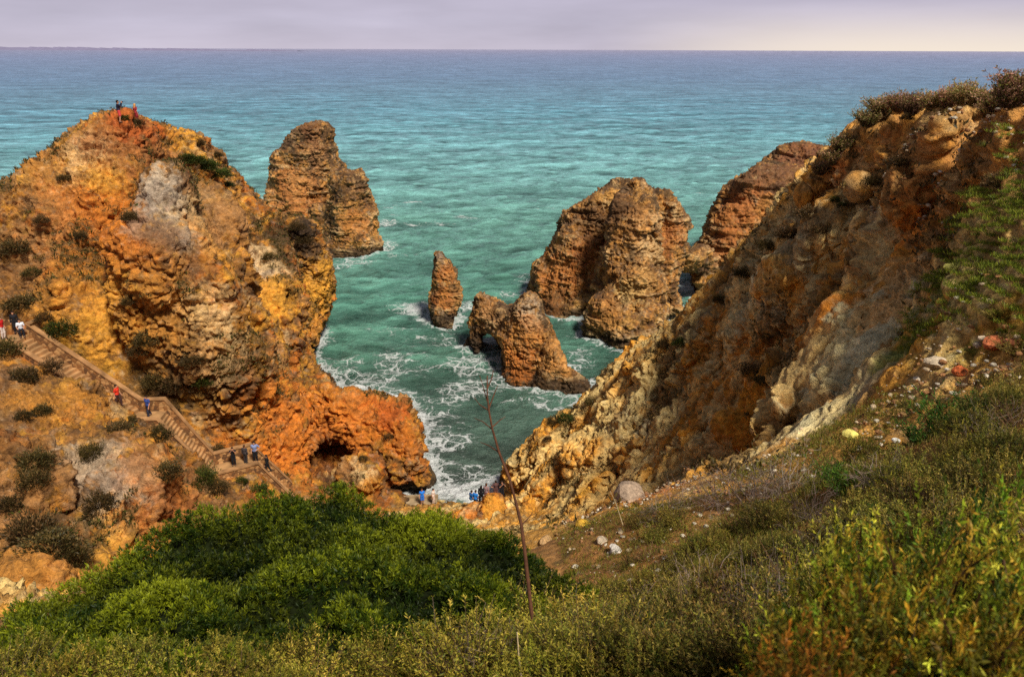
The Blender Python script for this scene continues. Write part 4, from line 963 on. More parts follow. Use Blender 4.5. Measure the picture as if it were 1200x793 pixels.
def clump(seed, n, h, r, cols, leaf=(.12, .05), core=True):
    """a dense low cushion seen from afar"""
    rs = np.random.RandomState(seed); B = Bag()
    u = unit(rs.normal(size=(n, 3))); u[:, 2] = np.abs(u[:, 2]) * .95 - .05; u = unit(u)
    lump = 1 + .95 * fbm(u * f32(2.0), seed, 4)[:, None]
    rad = rs.uniform(.3, 1.0, (n, 1)) ** .6 * lump
    p_ = u * rad * np.array([r, r, h])
    d = unit(u + rs.normal(scale=.5, size=(n, 3)) + np.array([0, 0, .3]))
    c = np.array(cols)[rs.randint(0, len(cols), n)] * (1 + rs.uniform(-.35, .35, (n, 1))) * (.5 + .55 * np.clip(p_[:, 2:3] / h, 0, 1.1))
    s_ = rs.uniform(.6, 1.5, n)
    V, F_, cc_ = leaf_quads(p_, d, leaf[0] * s_, leaf[1] * s_, c * .6, c, rs); B.add(V, F_, cc_)
    for k in range(14):
        a = rs.uniform(0, 6.283); pts = np.array([[0, 0, -.1], [math.cos(a) * r * .3, math.sin(a) * r * .3, h * .35], [math.cos(a) * r * .7, math.sin(a) * r * .7, h * rs.uniform(.4, .8)]])
        V, F_ = tube(pts, [.03 * r, .02 * r, .008 * r], 4); B.add(V, F_, lin(60, 46, 30))
    return B
def sprigs(seed, n, h, r, cols, sl=.13, leaf=(.034, .010), per=16):
    """a rounded bush of short spiky sprays"""
    rs = np.random.RandomState(seed); B = Bag()
    u = unit(rs.normal(size=(n, 3))); u[:, 2] = np.abs(u[:, 2]); lump = 1 + .55 * fbm(u * f32(2.4), seed, 3)[:, None]
    rad = rs.uniform(.45, 1.0, (n, 1)) ** .5 * lump; p_ = u * rad * np.array([r, r, h])
    d = unit(u * .7 + rs.normal(scale=.45, size=(n, 3)) + np.array([0, 0, .6])); L_ = sl * rs.uniform(.6, 1.6, n)
    tt = np.tile(np.linspace(.05, 1, per), n); bp_ = np.repeat(p_, per, 0) + np.repeat(d * L_[:, None], per, 0) * tt[:, None]
    ld = unit(np.repeat(d, per, 0) * .8 + rs.normal(scale=.6, size=(n * per, 3)))
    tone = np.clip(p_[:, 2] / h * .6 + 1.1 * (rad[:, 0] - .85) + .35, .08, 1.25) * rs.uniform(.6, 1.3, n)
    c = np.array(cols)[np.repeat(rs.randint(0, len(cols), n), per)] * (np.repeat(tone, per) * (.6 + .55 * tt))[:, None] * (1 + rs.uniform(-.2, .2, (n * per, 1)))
    s_ = rs.uniform(.7, 1.3, n * per) * (1.15 - .45 * tt)
    V, F_, cc_ = leaf_quads(bp_, ld, leaf[0] * s_, leaf[1] * s_, c * .7, c, rs); B.add(V, F_, cc_)
    for k in range(0, n, 6):
        q0 = np.array([0, 0, -.05]); V, F_ = tube([q0, p_[k] * .45 + [0, 0, h * .05], p_[k], p_[k] + d[k] * L_[k]], [.011, .008, .005, .002], 3); B.add(V, F_, lin(92, 70, 40) * rs.uniform(.5, 1.2))
    return B
def twiggy(seed, n, h, r, col):
    rs = np.random.RandomState(seed); B = Bag()
    def grow(p0, d, L_, rad, lv):
        d = d / np.linalg.norm(d); pts = [p0]; dd = d.copy()
        for k in range(4):
            dd = dd + rs.normal(scale=.22, size=3); dd /= np.linalg.norm(dd); pts.append(pts[-1] + dd * L_ / 4)
        V, F_ = tube(pts, np.linspace(rad, rad * .45, 5), 3); B.add(V, F_, col * rs.uniform(.55, 1.25))
        if lv > 0:
            for k in range(3):
                j = rs.randint(1, 5); grow(pts[j], dd + rs.normal(scale=.75, size=3), L_ * .62, rad * .55, lv - 1)
    for k in range(n):
        a = rs.uniform(0, 6.283); l = rs.uniform(.2, 1)
        grow(np.array([math.cos(a) * r * .3 * l, math.sin(a) * r * .3 * l, 0]), np.array([math.cos(a) * l * r / h, math.sin(a) * l * r / h, .8]), h * .7, .010, 3 if n < 14 else 2)
    return B
GORSE = [lin(158, 158, 46), lin(196, 184, 60), lin(112, 126, 34), lin(212, 194, 78)]
OLIV = [lin(132, 132, 46), lin(168, 154, 60), lin(92, 102, 32), lin(186, 162, 76)]
GRN = [lin(66, 110, 28), lin(92, 136, 36), lin(46, 82, 20)]
DRYC = [lin(126, 96, 52), lin(150, 112, 62), lin(102, 84, 46), lin(92, 90, 38)]
CLF = [lin(96, 82, 42), lin(120, 100, 54), lin(78, 72, 34), lin(140, 112, 64)]
CLG = [lin(82, 92, 32), lin(104, 112, 40), lin(66, 76, 28)]
GOLD = [lin(222, 166, 44), lin(190, 146, 40), lin(142, 132, 36), lin(116, 124, 32)]
PR = {}
for k in range(3):
    PR['gorse', k] = thicket(20 + k, 150, .85, .85, GORSE, (.048, .012), 44).mesh('gorse_shrub', M_LEAF)
    PR['olive', k] = thicket(30 + k, 150, .7, .9, OLIV, (.048, .013), 40).mesh('olive_shrub', M_LEAF)
    PR['dry', k] = thicket(40 + k, 90, .6, .7, DRYC, (.045, .010), 14, stem_col=lin(140, 112, 74)).mesh('dry_shrub', M_LEAF)
    PR['green', k] = thicket(50 + k, 60, .8, .7, GRN, (.10, .014), 34, up=.7).mesh('green_shrub', M_LEAF)
    PR['cliff', k] = clump(60 + k, 2600, .8, 1.0, CLF, (.13, .05)).mesh('cliff_shrub', M_LEAF)
    PR['cliffgreen', k] = clump(70 + k, 2600, .8, 1.0, CLG, (.13, .05)).mesh('cliff_shrub', M_LEAF)
    PR['ridge', k] = thicket(80 + k, 220, 1.0, .9, [lin(160, 140, 80), lin(186, 146, 104), lin(128, 134, 60), lin(200, 158, 124)], (.10, .035), 34, up=.9, leaf_from=.02).mesh('ridge_shrub', M_LEAF)
    PR['twig', k] = twiggy(90 + k, 26, .9, 1.1, lin(150, 132, 116)).mesh('leafless_shrub', M_LEAF)
NG = [lin(140, 172, 40), lin(206, 212, 62), lin(70, 98, 22), lin(222, 196, 60)]
PR['near', 0] = sprigs(99, 1500, 1.0, .55, NG, .12, (.034, .009), 20).mesh('gorse_bush', M_LEAF)
PR['near', 1] = sprigs(98, 1100, 1.0, .6, GOLD, .13, (.036, .009), 20).mesh('gorse_bush', M_LEAF)
PR['gorse', 3] = sprigs(97, 800, .75, .75, GORSE, .16, (.05, .013), 14).mesh('gorse_shrub', M_LEAF)
PR['gorse', 4] = sprigs(96, 800, .65, .8, GORSE, .18, (.05, .013), 14).mesh('gorse_shrub', M_LEAF)
PR['olive', 3] = sprigs(95, 800, .6, .8, OLIV, .16, (.05, .013), 14).mesh('olive_shrub', M_LEAF)
PR['olive', 4] = sprigs(94, 800, .7, .75, OLIV + GORSE[:2], .16, (.05, .013), 14).mesh('olive_shrub', M_LEAF)
_cnt = {}
ALLROCK = {'L': LV, 'R': RV}
def seat(V, px, py):
    """the spot on a rock mesh that the photo shows at (px, py)"""
    return on_surface(V, px, py, 3.0)
def shrub(kind, pos, s, label, group=None, sz=1.0, cat='shrub', sink=.12, var=None):
    k = _cnt.get(kind, 0); _cnt[kind] = k + 1
    n_ = len([1 for q_ in PR if q_[0] == kind])
    me = PR[kind, (k if var is None else var) % n_]
    o = bpy.data.objects.new(me.name.split('.')[0], me); COL.objects.link(o)
    o.location = (float(pos[0]), float(pos[1]), float(pos[2]) - sink * s); o.scale = (s * random.uniform(.8, 1.3), s * random.uniform(.8, 1.2), s * sz)
    o.rotation_euler = (0, 0, random.uniform(0, 6.28)); tag(o, label, cat, group); return o

# shrubs on the left headland
for px, py, s, kd, lab in [
    (148,138,.75,'cliffgreen','green shrub on the peak right beside the feet of the man taking a photograph'),
    (162,143,.75,'cliff','brown shrub in front of the woman in red on the peak'),
    (22,355,1.7,'cliff','large dark shrub on the slope right behind the person in the white shirt'),
    (55,375,1.0,'cliff','small dark shrub to the right of the low wall at the top of the staircase'),
    (72,388,1.5,'cliffgreen','wide dark green shrub above the top steps of the staircase'),
    (92,420,.8,'cliff','small shrub just above the upper third of the staircase'),
    (20,295,1.9,'cliff','broad brown shrub on the far left slope, level with the pinnacle foot'),
    (40,318,1.0,'cliff','brown shrub below the broad one on the far left slope'),
    (95,278,.8,'cliff','small round dark shrub alone on the orange slope left of the pinnacle'),
    (152,256,.9,'cliff','dark shrub tucked into the left side of the pinnacle'),
    (168,398,1.3,'cliff','dark shrub highest in the tangle above the middle of the staircase'),
    (165,415,1.1,'cliff','dark shrub below the highest one in the tangle above the staircase'),
    (182,450,1.5,'cliff','shrub in the tangle right above the stair landing'),
    (205,455,1.7,'cliff','biggest dark shrub of the tangle above the stair landing'),
    (225,425,1.3,'cliff','shrub at the right upper edge of the tangle above the stair landing'),
    (235,450,1.1,'cliffgreen','greenish shrub at the right edge of the tangle above the stair landing'),
    (205,482,.9,'cliff','shrub just above the coping of the lower flight of steps'),
    (152,352,.8,'cliff','small shrub on the slope below the pinnacle'),
    (255,525,.9,'cliff','shrub above the lower flight, left of the people on the lower landing'),
    (72,212,.8,'cliff','grey brown shrub on the upper left slope below the bare ridge'),
    (50,258,1.0,'cliff','brown shrub on the left slope left of the orange streak'),
    (222,184,1.2,'cliffgreen','dark green shrub at the top of the green strip on the right shoulder'),
    (232,192,1.4,'cliffgreen','dark green shrub second from the top of the green strip on the right shoulder'),
    (246,198,1.3,'cliffgreen','dark green shrub in the middle of the green strip on the right shoulder'),
    (260,208,1.3,'cliffgreen','dark green shrub in the lower middle of the green strip on the right shoulder'),
    (270,217,1.0,'cliffgreen','dark green shrub at the lower end of the green strip on the right shoulder'),
    (236,168,1.0,'cliff','brown shrub on the skyline of the right shoulder of the headland'),
    (255,180,.8,'cliff','brown shrub lower down the skyline of the right shoulder'),
    (345,270,1.5,'cliff','dark shrub patch on top of the column at the seaward end'),
    (355,285,1.3,'cliff','dark shrub hanging below the top of the seaward column'),
    (318,300,1.1,'cliff','dark shrub in the cleft left of the seaward column'),
    (45,545,1.5,'cliff','big dark shrub in the hollow left of the pale rock'),
    (38,562,1.3,'cliff','dark shrub lower in the hollow left of the pale rock'),
    (30,440,1.6,'cliff','shrub below the left end of the top landing'),
    (10,410,1.6,'cliff','dark shrub at the far left edge, just under the top landing'),
    (60,432,1.2,'cliff','shrub below the upper flight of steps, near its top'),
    (50,480,.9,'cliff','small shrub on the ochre slope below the upper flight'),
    (30,487,.7,'cliff','smallest shrub on the ochre slope below the upper flight, at its left'),
    (140,500,1.0,'cliff','dark shrub just under the middle of the staircase'),
    (155,495,.8,'cliff','small shrub touching the stair wall under the landing'),
    (188,512,1.0,'cliff','shrub below the stair landing where the wall bends'),
    (198,555,1.1,'cliff','dark shrub on the slope under the lower flight'),
    (240,560,1.4,'cliffgreen','green brown shrub below the end of the lower flight'),
    (258,570,1.0,'cliff','shrub under the masonry wall of the lower landing'),
    (305,572,1.1,'cliffgreen','green shrub at the outer foot of the last flight of steps'),
    (285,562,.9,'cliffgreen','green shrub against the masonry wall of the lower landing'),
    (115,592,1.1,'cliff','shrub on the left flank of the pale rock'),
    (105,530,1.0,'cliff','shrub on top of the pale rock'),
    (15,590,1.0,'cliff','small dark shrub beside the round rock at the left edge'),
    (35,625,1.5,'cliff','dark shrub on the near left slope, uppermost of its row'),
    (60,640,1.5,'cliff','dark shrub on the near left slope, second in its row'),
    (85,655,1.3,'cliff','dark shrub on the near left slope, lowest in its row'),
    (428,538,.5,'cliff','tiny tuft on top of the pale knob beside the cave'),
    (455,510,.6,'cliff','small dark tuft on the orange promontory above the cave')]:
    p = seat(LV, px, py); shrub(kd, p, s * .72, lab, 'shrubs on the left headland', random.uniform(.85, 1.25))
# shrubs on the right headland
for px, py, s, kd, lab in [
    (1018,143,1.3,'ridge','feathery brown shrub at the left end of the row on the right skyline'),(1036,134,1.5,'ridge','tall feathery shrub second from the left on the right skyline'),(1052,130,1.2,'ridge','brown shrub third from the left on the right skyline'),
    (1070,130,1.1,'ridge','olive shrub in the middle of the right skyline'),(1090,126,1.1,'ridge','shrub right of the middle of the right skyline'),(1108,121,1.2,'ridge','rounded shrub above the bare patch on the right skyline'),(1128,118,1.3,'ridge','green tinged rounded shrub above the bare ochre crest on the right skyline'),(1145,120,1.0,'ridge','shrub just right of the bare ochre crest'),
    (1165,126,1.1,'ridge','brown shrub before the right end of the skyline row'),(1180,122,1.2,'ridge','leafy shrub near the frame edge on the right skyline'),(1197,112,1.5,'ridge','tallest dark shrub at the frame edge on the right skyline'),(1155,133,.8,'ridge','dark low shrub on the slope under the right end of the skyline row'),
    (985,176,1.2,'ridge','grey green shrub on the falling skyline left of the feathery row'),(972,190,1.1,'ridge','grey green shrub lower on the falling skyline'),(962,205,.9,'ridge','grey green shrub lowest on the falling skyline'),
    (1168,215,.8,'cliff','dark round shrub on the bare slope under the right skyline'),(1060,140,.5,'cliff','small dark shrub under the middle of the skyline row'),
    (1055,190,.8,'cliff','dark shrub in the rock band below the crest'),(1020,215,.8,'cliff','brown shrub below the bright orange gash'),(980,232,.6,'cliffgreen','bright green small shrub on the brown upper slope'),(988,238,.4,'cliffgreen','tiny green shrub right next to the bright green small one'),
    (945,250,1.2,'cliff','brown shrub on the upper slope below the falling skyline'),(925,275,1.1,'cliff','brown shrub in the middle of the upper slope'),(900,290,1.2,'cliff','brown shrub on the upper slope near the skyline'),(958,270,.9,'cliff','brown shrub in the hollow of the upper slope'),
    (870,320,1.1,'cliff','brown shrub on the lower skyline of the right slope'),(840,350,1.0,'cliff','brown shrub near the rock bridge on the lower skyline'),(795,400,1.1,'cliffgreen','green shrub on the skyline above the cove'),(775,405,1.0,'cliff','dark shrub on the skyline above the cove'),
    (690,470,1.1,'cliff','dark shrub on the shoulder above the beach cliff'),(665,492,1.1,'cliffgreen','green shrub on the rim of the beach cliff'),(650,497,.9,'cliff','dark shrub at the left end of the rim of the beach cliff'),(640,512,.7,'cliff','small dark shrub on the corner of the beach cliff'),
    (880,435,1.2,'cliff','dark shrub in the orange hollow'),(893,450,.9,'cliff','dark shrub in the lower part of the orange hollow'),(735,570,1.0,'cliff','dark shrub at the foot of the beach cliff beside the gravel shelf')]:
    p = seat(RV, px, py); shrub(kd, p, s * (.8 if kd == 'ridge' else .6), lab, 'shrubs on the right headland', random.uniform(.9, 1.2))
def gpos(px, py):
    """where the sight line meets the near ground"""
    r = ray(px, py); t_ = np.linspace(3, 40, 900); q = CAM + t_[:, None] * r
    below = q[:, 2] < RH(q[:, 0], q[:, 1]); k = np.argmax(below) if below.any() else 899
    p = q[k].copy(); p[2] = float(RH(p[0:1], p[1:2])[0]); return p
def near(kind, px, py, s, label, group, sz=1.0, **kw):
    p = gpos(px, py); return shrub(kind, p, s, label, group, sz, **kw)
# tangle of gorse along the bottom
gl = 'low yellow green gorse shrub in the tangle between the big bush and the frame bottom'
for px, py, s in [(430,790,1.0),(470,770,1.0),(500,745,1.1),(540,765,1.1),(560,725,1.1),(590,770,.9),(600,735,1.1),(640,740,1.0),(660,770,.8),(690,745,1.0),(520,800,1.0),(700,785,.8),(380,800,.9),(330,805,.9),(640,800,.8),(560,795,.9),(620,715,.9),(680,715,.8)]:
    near('gorse', px, py + 25, s * .85, gl, 'gorse tangle at the bottom')
gl = 'olive brown shrub in the low scrub across the lower right'
for px, py, s in [(730,725,.9),(770,705,.8),(810,740,1.0),(760,765,1.0),(850,700,.9),(880,745,1.0),(830,785,.9),(900,690,.9),(930,720,.9),(720,690,.7),(800,660,.7),(870,650,.8),(960,660,.9),(940,770,.9),(1000,690,.9),(1040,640,.9),(1090,620,.8),(1130,600,1.0),(1170,570,1.1),(1020,600,.9),(770,620,.8),(750,602,.7),(790,600,.9),(1180,530,1.2),(1150,540,1.0),(700,760,.8),(690,700,.7),(860,790,.8),(1010,560,.9),(1060,560,.9),(1100,560,1.0),(1140,570,.9),(1050,600,.9),(1180,470,1.1),(1150,500,1.0),(1195,450,1.0),(1120,530,.9),(980,630,.8),(920,640,.8),(840,630,.7),(990,720,.8),(950,740,.8),(900,780,.8),(780,790,.8),(740,790,.8),(1195,400,.9),(1170,360,.8),(1030,480,.7),(1080,470,.7),(1010,520,.8),(960,560,.7),(1060,540,.9),(1110,470,.8),(900,600,.8),(820,640,.8),(860,610,.7),(930,600,.8),(1000,620,.9),(1040,610,.9),(760,680,.8),(740,650,.6),(800,700,.8),(1160,440,.8),(1080,580,.9),(1130,640,1.0),(1010,660,.9),(980,690,.9)]:
    near('olive', px, py + 15, s * .85, gl, 'olive scrub in the lower right')
near('green', 1000, 580, 1.0, 'bright green feathery shrub right of the leafless grey one', 'feathery green shrubs')
near('green', 975, 565, .7, 'small bright green feathery shrub behind the larger feathery one', 'feathery green shrubs')
near('green', 1110, 505, 1.3, 'large dark green feathery shrub on the right slope under the stones', 'feathery green shrubs')
near('green', 1080, 520, 1.0, 'dark green feathery shrub left of the largest feathery one', 'feathery green shrubs')
near('green', 1150, 490, .9, 'dark green feathery shrub right of the largest feathery one', 'feathery green shrubs')
for px, py, s, lab in [(890,585,1.5,'pale grey leafless shrub on the shelf edge, the largest bare one'),(930,575,1.3,'pale grey leafless shrub right of the largest bare one'),(850,590,1.1,'grey leafless shrub at the left end of the bare row'),(960,610,.9,'grey leafless shrub in front of the bare row'),(780,600,.9,'small grey leafless shrub at the left on the gravel shelf')]:
    near('twig', px, py, s, lab, 'leafless grey shrubs')
for px, py, s, lab in [(1105,335,.9,'dark shrub at the left edge of the grassy patch'),(1130,360,.8,'pinkish dry tuft in the middle of the grassy patch'),(1150,340,.9,'dry brown tuft right of the grassy patch'),(1190,290,1.2,'dark brown shrub at the frame edge above the grassy patch'),(1170,310,1.0,'brown shrub above the grassy patch'),(1120,385,.8,'dry brown tuft below the grassy patch'),(1140,455,.9,'dry brown shrub under the line of stones'),(1195,500,1.0,'tawny dry shrub at the frame edge under the stones'),(1060,395,.7,'low dry tuft beside the grey rock band'),(1090,390,.8,'low dry tuft under the grey rock band')]:
    near('dry', px, py, s, lab, 'dry tufts on the right slope')
# out of focus gorse right beside the viewer
for d, px, ptop, s, v, lab in [(3.1,1120,612,1.0,0,'blurred green gorse bush close by at the right, the tallest'),(3.4,1205,590,1.1,0,'blurred gorse bush cut by the right frame edge'),(2.5,1130,690,.8,1,'golden blurred gorse sprays low in front of the tallest near bush'),(2.5,1200,700,.9,0,'dark blurred gorse in the lower right corner'),(3.5,1040,640,.8,0,'blurred green gorse bush left of the tallest near bush'),(2.4,975,735,.7,1,'rusty blurred gorse spray at the bottom edge'),(4.2,1080,640,.8,0,'slightly blurred gorse behind the tallest near bush'),(2.7,1050,720,.75,0,'blurred gorse at the bottom edge right of the rusty spray')]:
    p = P(px, ptop, d); g_ = float(ground_z(p[0:1], p[1:2])[0]); hh_ = max(.5, p[2] - g_)
    shrub('near', np.array([p[0], p[1], g_]), s, lab, 'near gorse at the right', hh_ / s * .9, sink=.02, var=v, cat='gorse bush')
# yellowish gorse in front of the bush along the lower left
for px, py, s, d in [(20,760,.9,8.2),(70,785,.9,7.4),(120,800,.9,7.0),(170,790,.9,7.2),(220,800,.9,6.9),(270,790,.9,7.2),(320,800,.9,6.9),(360,785,.9,7.4),(410,775,.9,7.8),(440,755,.9,8.2),(250,760,.7,7.9),(150,765,.7,8.0),(345,755,.7,8.1),(-10,790,.9,7.6)]:
    p = P(px, py, d); p[2] -= .45 * s
    shrub('gorse', p, s * .7, 'yellowish gorse shrub along the bottom left edge in front of the big bush', 'gorse at the bottom left')
for px, py, s in [(520,770,.8),(620,760,.7),(700,740,.8),(800,720,.8),(880,700,.8),(760,640,.7),(930,680,.8),(1010,610,.8),(1080,590,.8),(840,760,.8)]:
    near('dry', px, py + 15, s, 'tawny dry tuft among the low scrub at the bottom', 'dry tufts in the bottom scrub')
for px, py, s in [(490,785,.7),(580,790,.7),(670,755,.7),(745,715,.7),(830,690,.7),(915,735,.8),(985,640,.8),(1160,500,.9),(1045,560,.8)]:
    near('twig', px, py + 15, s, 'small bare grey twigs sticking out of the low scrub', 'bare twigs in the bottom scrub')

# the dead stalk
def rod(name, pts, r0, r1, mat, parent=None, k=6):
    V, F_ = tube(pts, np.linspace(r0, r1, len(pts)), k); return meshobj(name, V, F_, mat, parent)
M_STALK = plain_material('dry_stalk', lin(92, 58, 38), .85, .35, 20, .3)
sp = [P(x_, y_, 8.6) for x_, y_ in [(632,800),(629,766),(622,710),(615,646),(611,615),(606,594),(597,560),(585,530),(577,503),(573,481),(571,462),(571,440)]]
sp = np.array(sp); gz = float(ground_z(sp[0:1, 0], sp[0:1, 1])[0]); sp[0, 2] = min(sp[0, 2], gz - .1)
stk = empty('dead_stalk', (0, 0, 0)); tag(stk, 'thin dead brown stalk rising from the gorse in front of the cove', 'dead plant')
rod('stem', sp, .027, .007, M_STALK, stk)
for pts in ([(571,470),(566,452),(562,440)], [(573,478),(579,462),(583,452)], [(577,503),(566,494),(556,490)], [(577,500),(586,492),(592,488)], [(585,530),(573,522),(563,518)], [(571,455),(576,444),(578,434)], [(573,481),(562,474),(556,466)], [(606,594),(600,588),(594,580)], [(611,615),(620,606),(624,600)]):
    rod('twig', [P(x_, y_, 8.6 + .1 * i_) for i_, (x_, y_) in enumerate(pts)], .009, .004, M_STALK, stk, 4)
# a few loose dry canes
for pts, d, lab in [([(612,800),(608,770),(606,740)],6.5,'pale straight dry cane left of the foot of the dead stalk'), ([(60,690),(75,670),(82,655),(92,650)],9.5,None), ([(730,615),(722,590),(715,575)],20,'thin grey dry stem on the gravel shelf')]:
    if lab is None: continue
    o = rod('dry_cane', [P(x_, y_, d) for x_, y_ in pts], .010, .005, plain_material('cane', lin(190,170,130), .8), None, 4); tag(o, lab, 'dry cane')

# grass and loose stones
def scatter(n, poly, seed):
    rs = np.random.RandomState(seed); poly = [gpos(*a)[:2] for a in poly]
    P_ = np.array(poly); lo, hi = P_.min(0), P_.max(0); x = rs.uniform(lo[0], hi[0], n); y = rs.uniform(lo[1], hi[1], n)
    k = inpoly(x, y, poly) > 0; x, y = x[k], y[k]
    z = np.where(np.hypot(x, y) < 19.5, ground_z(x, y), 0)
    far = np.hypot(x, y) >= 19.0
    if far.any():
        m = (np.hypot(RV[:, 0], RV[:, 1]) < 45) & (RV[:, 0] > -6); R2 = RV[m]
        gi = {}
        key = (np.floor(R2[:, 0] / .25).astype(int) + 1000) * 4000 + np.floor(R2[:, 1] / .25).astype(int) + 1000
        o_ = np.lexsort((R2[:, 2], key)); ks = key[o_]; zs = R2[o_, 2]; last = np.r_[ks[1:] != ks[:-1], True]
        uk, uz = ks[last], zs[last]
        kk = (np.floor(x / .25).astype(int) + 1000) * 4000 + np.floor(y / .25).astype(int) + 1000
        j = np.clip(np.searchsorted(uk, kk), 0, len(uk) - 1); hit = uk[j] == kk
        zf = np.where(hit, uz[j], -99); z = np.where(far, np.maximum(zf, np.where(np.hypot(x, y) < 19.6, z, -99)), z)
    k = z > 5
    return np.stack([x, y, z], 1)[k], rs
B = Bag()
for n, poly, h_, cols, seed in [(26000, [(1095,300),(1160,255),(1230,240),(1230,400),(1150,400),(1090,420),(1050,440),(1040,420)], .16, [lin(130,144,40),lin(168,170,54),lin(98,114,32)], 1),
    (24000, [(640,625),(760,590),(860,560),(940,520),(1000,480),(1060,470),(1020,560),(900,640),(760,700),(690,700)], .13, [lin(120,116,40),lin(156,138,56),lin(92,100,32),lin(140,140,48)], 2),
    (34000, [(420,830),(560,720),(700,690),(900,600),(1050,520),(1230,420),(1300,700),(1100,860)], .16, [lin(130,124,44),lin(170,146,68),lin(102,106,36),lin(186,160,98)], 3), (36000, [(1210,250),(1500,240),(1900,330),(2300,700),(1500,1000),(1150,900),(1250,560)], .16, [lin(130,124,44),lin(170,146,68),lin(102,106,36),lin(140,144,50)], 4)]:
    b0, rs_ = scatter(n, poly, 500 + seed); nb = len(b0)
    if nb == 0: continue
    keep = fbm(b0.astype(f32) * f32(.55), 800 + seed, 3) + .25 * rs_.normal(size=nb) > -.12; b0 = b0[keep]; nb = len(b0)
    b1_ = np.repeat(b0, 3, 0) + rs_.normal(scale=.05, size=(nb * 3, 3)) * [1, 1, .1]; n3_ = len(b1_)
    d = unit(np.array([0, 0, 1]) + rs_.normal(scale=.55, size=(n3_, 3)) * [1, 1, .2]); c = np.array(cols)[rs_.randint(0, len(cols), n3_)] * (1 + rs_.uniform(-.3, .3, (n3_, 1)))
    V, F_, cc_ = leaf_quads(b1_, d, h_ * rs_.uniform(.5, 1.3, n3_), .016, c * .6, c, rs_); B.add(V, F_, cc_)
tag(B.obj('grass'), kind='stuff')
ico = None
def pebble(seed, rs):
    global ico
    if ico is None:
        import bmesh
        bm = bmesh.new(); bmesh.ops.create_icosphere(bm, subdivisions=2, radius=1); ico = (np.array([v.co[:] for v in bm.verts], f32), np.array([[v.index for v in f.verts] for f in bm.faces])); bm.free()
    V = ico[0] * (1 + .35 * fbm(ico[0] * f32(1.1) + f32(seed * 3.7), seed, 2))[:, None] * np.array([1, rs.uniform(.6, .95), rs.uniform(.4, .7)])
    a = rs.uniform(0, 6.28); co, si = math.cos(a), math.sin(a)
    return (V @ np.array([[co, si, 0], [-si, co, 0], [0, 0, 1]])).astype(f32), ico[1]
B = Bag()
for n, poly, seed, smax_ in [(2000, [(640,622),(740,585),(860,556),(940,515),(960,560),(860,620),(760,690),(690,690)], 11, .09), (700, [(1000,500),(1100,400),(1230,380),(1230,470),(1100,470),(1000,540)], 12, .12), (700, [(600,800),(700,690),(900,640),(1050,560),(1200,560),(1100,800)], 13, .05), (500, [(1060,180),(1200,160),(1230,240),(1100,300),(1000,260)], 14, .14)]:
    b0, rs_ = scatter(n * 2, poly, 900 + seed)
    for p in b0[:n]:
        V, F_ = pebble(rs_.randint(1e6), rs_); s_ = smax_ * (.18 + .82 * rs_.rand() ** 4)
        B.add(V * s_ + p + [0, 0, s_ * .2], F_, np.array([lin(196,172,138), lin(170,120,76), lin(214,200,176), lin(150,108,70)][rs_.randint(4)]) * rs_.uniform(.7, 1.1))
M_STONE = rock_material('loose_stone', 6, 30, .4)
tag(B.obj('gravel', M_STONE), kind='stuff')
for px, py, s, col, lab in [(885,428+0,.01,PALE,None),(995,510,.26,lin(226,210,110),'pale yellow stone above the leafless shrubs on the slope'),(1095,424,.34,PALE,'large pale stone at the left end of the line of stones'),(1123,435,.22,lin(214,110,60),'upright reddish stone under the line of stones'),(1115,313,.28,lin(222,214,110),'flat pale yellow stone on the grassy patch'),(1165,405,.36,lin(196,112,70),'long reddish stone at the right in the line of stones'),(1186,402,.22,lin(196,120,80),'reddish stone at the right end of the line of stones'),(1145,403,.16,lin(200,180,150),'small pale stone left of the long reddish one'),(1150,395,.14,PALE,'small white stone in the grass above the line of stones'),(1175,432,.2,lin(180,120,80),'brown stone below the line of stones'),(1155,437,.18,lin(196,150,110),'tan stone below the line of stones'),(735,581,.62,lin(172,148,124),'smooth grey boulder at the shelf edge under the beach cliff'),(681,614,.3,lin(220,170,60),'yellow stone on the gravel shelf'),(722,648,.22,lin(226,216,200),'white stone in the middle of the gravel shelf'),(706,636,.2,PALE,'pale stone left of the white one on the gravel shelf'),(640,632,.26,lin(190,150,100),'tan stone at the left end of the gravel shelf'),(1048,516,.12,lin(226,222,210),'small white stone between the feathery green shrubs'),(1090,142,.01,PALE,None)]:
    if lab is None: continue
    p = gpos(px, py); d_ = np.hypot(p[0], p[1])
    if d_ > 19: p = seat(RV, px, py)
    else: p[2] = float(ground_z(p[0:1], p[1:2])[0])
    rs_ = np.random.RandomState(int(px)); V, F_ = pebble(int(px), rs_); B = Bag(); B.add(V * s, F_, col)
    o = B.obj('stone', M_STONE); o.location = (float(p[0]), float(p[1]), float(p[2]) + s * .2); tag(o, lab, 'stone', 'loose stones on the right slope')

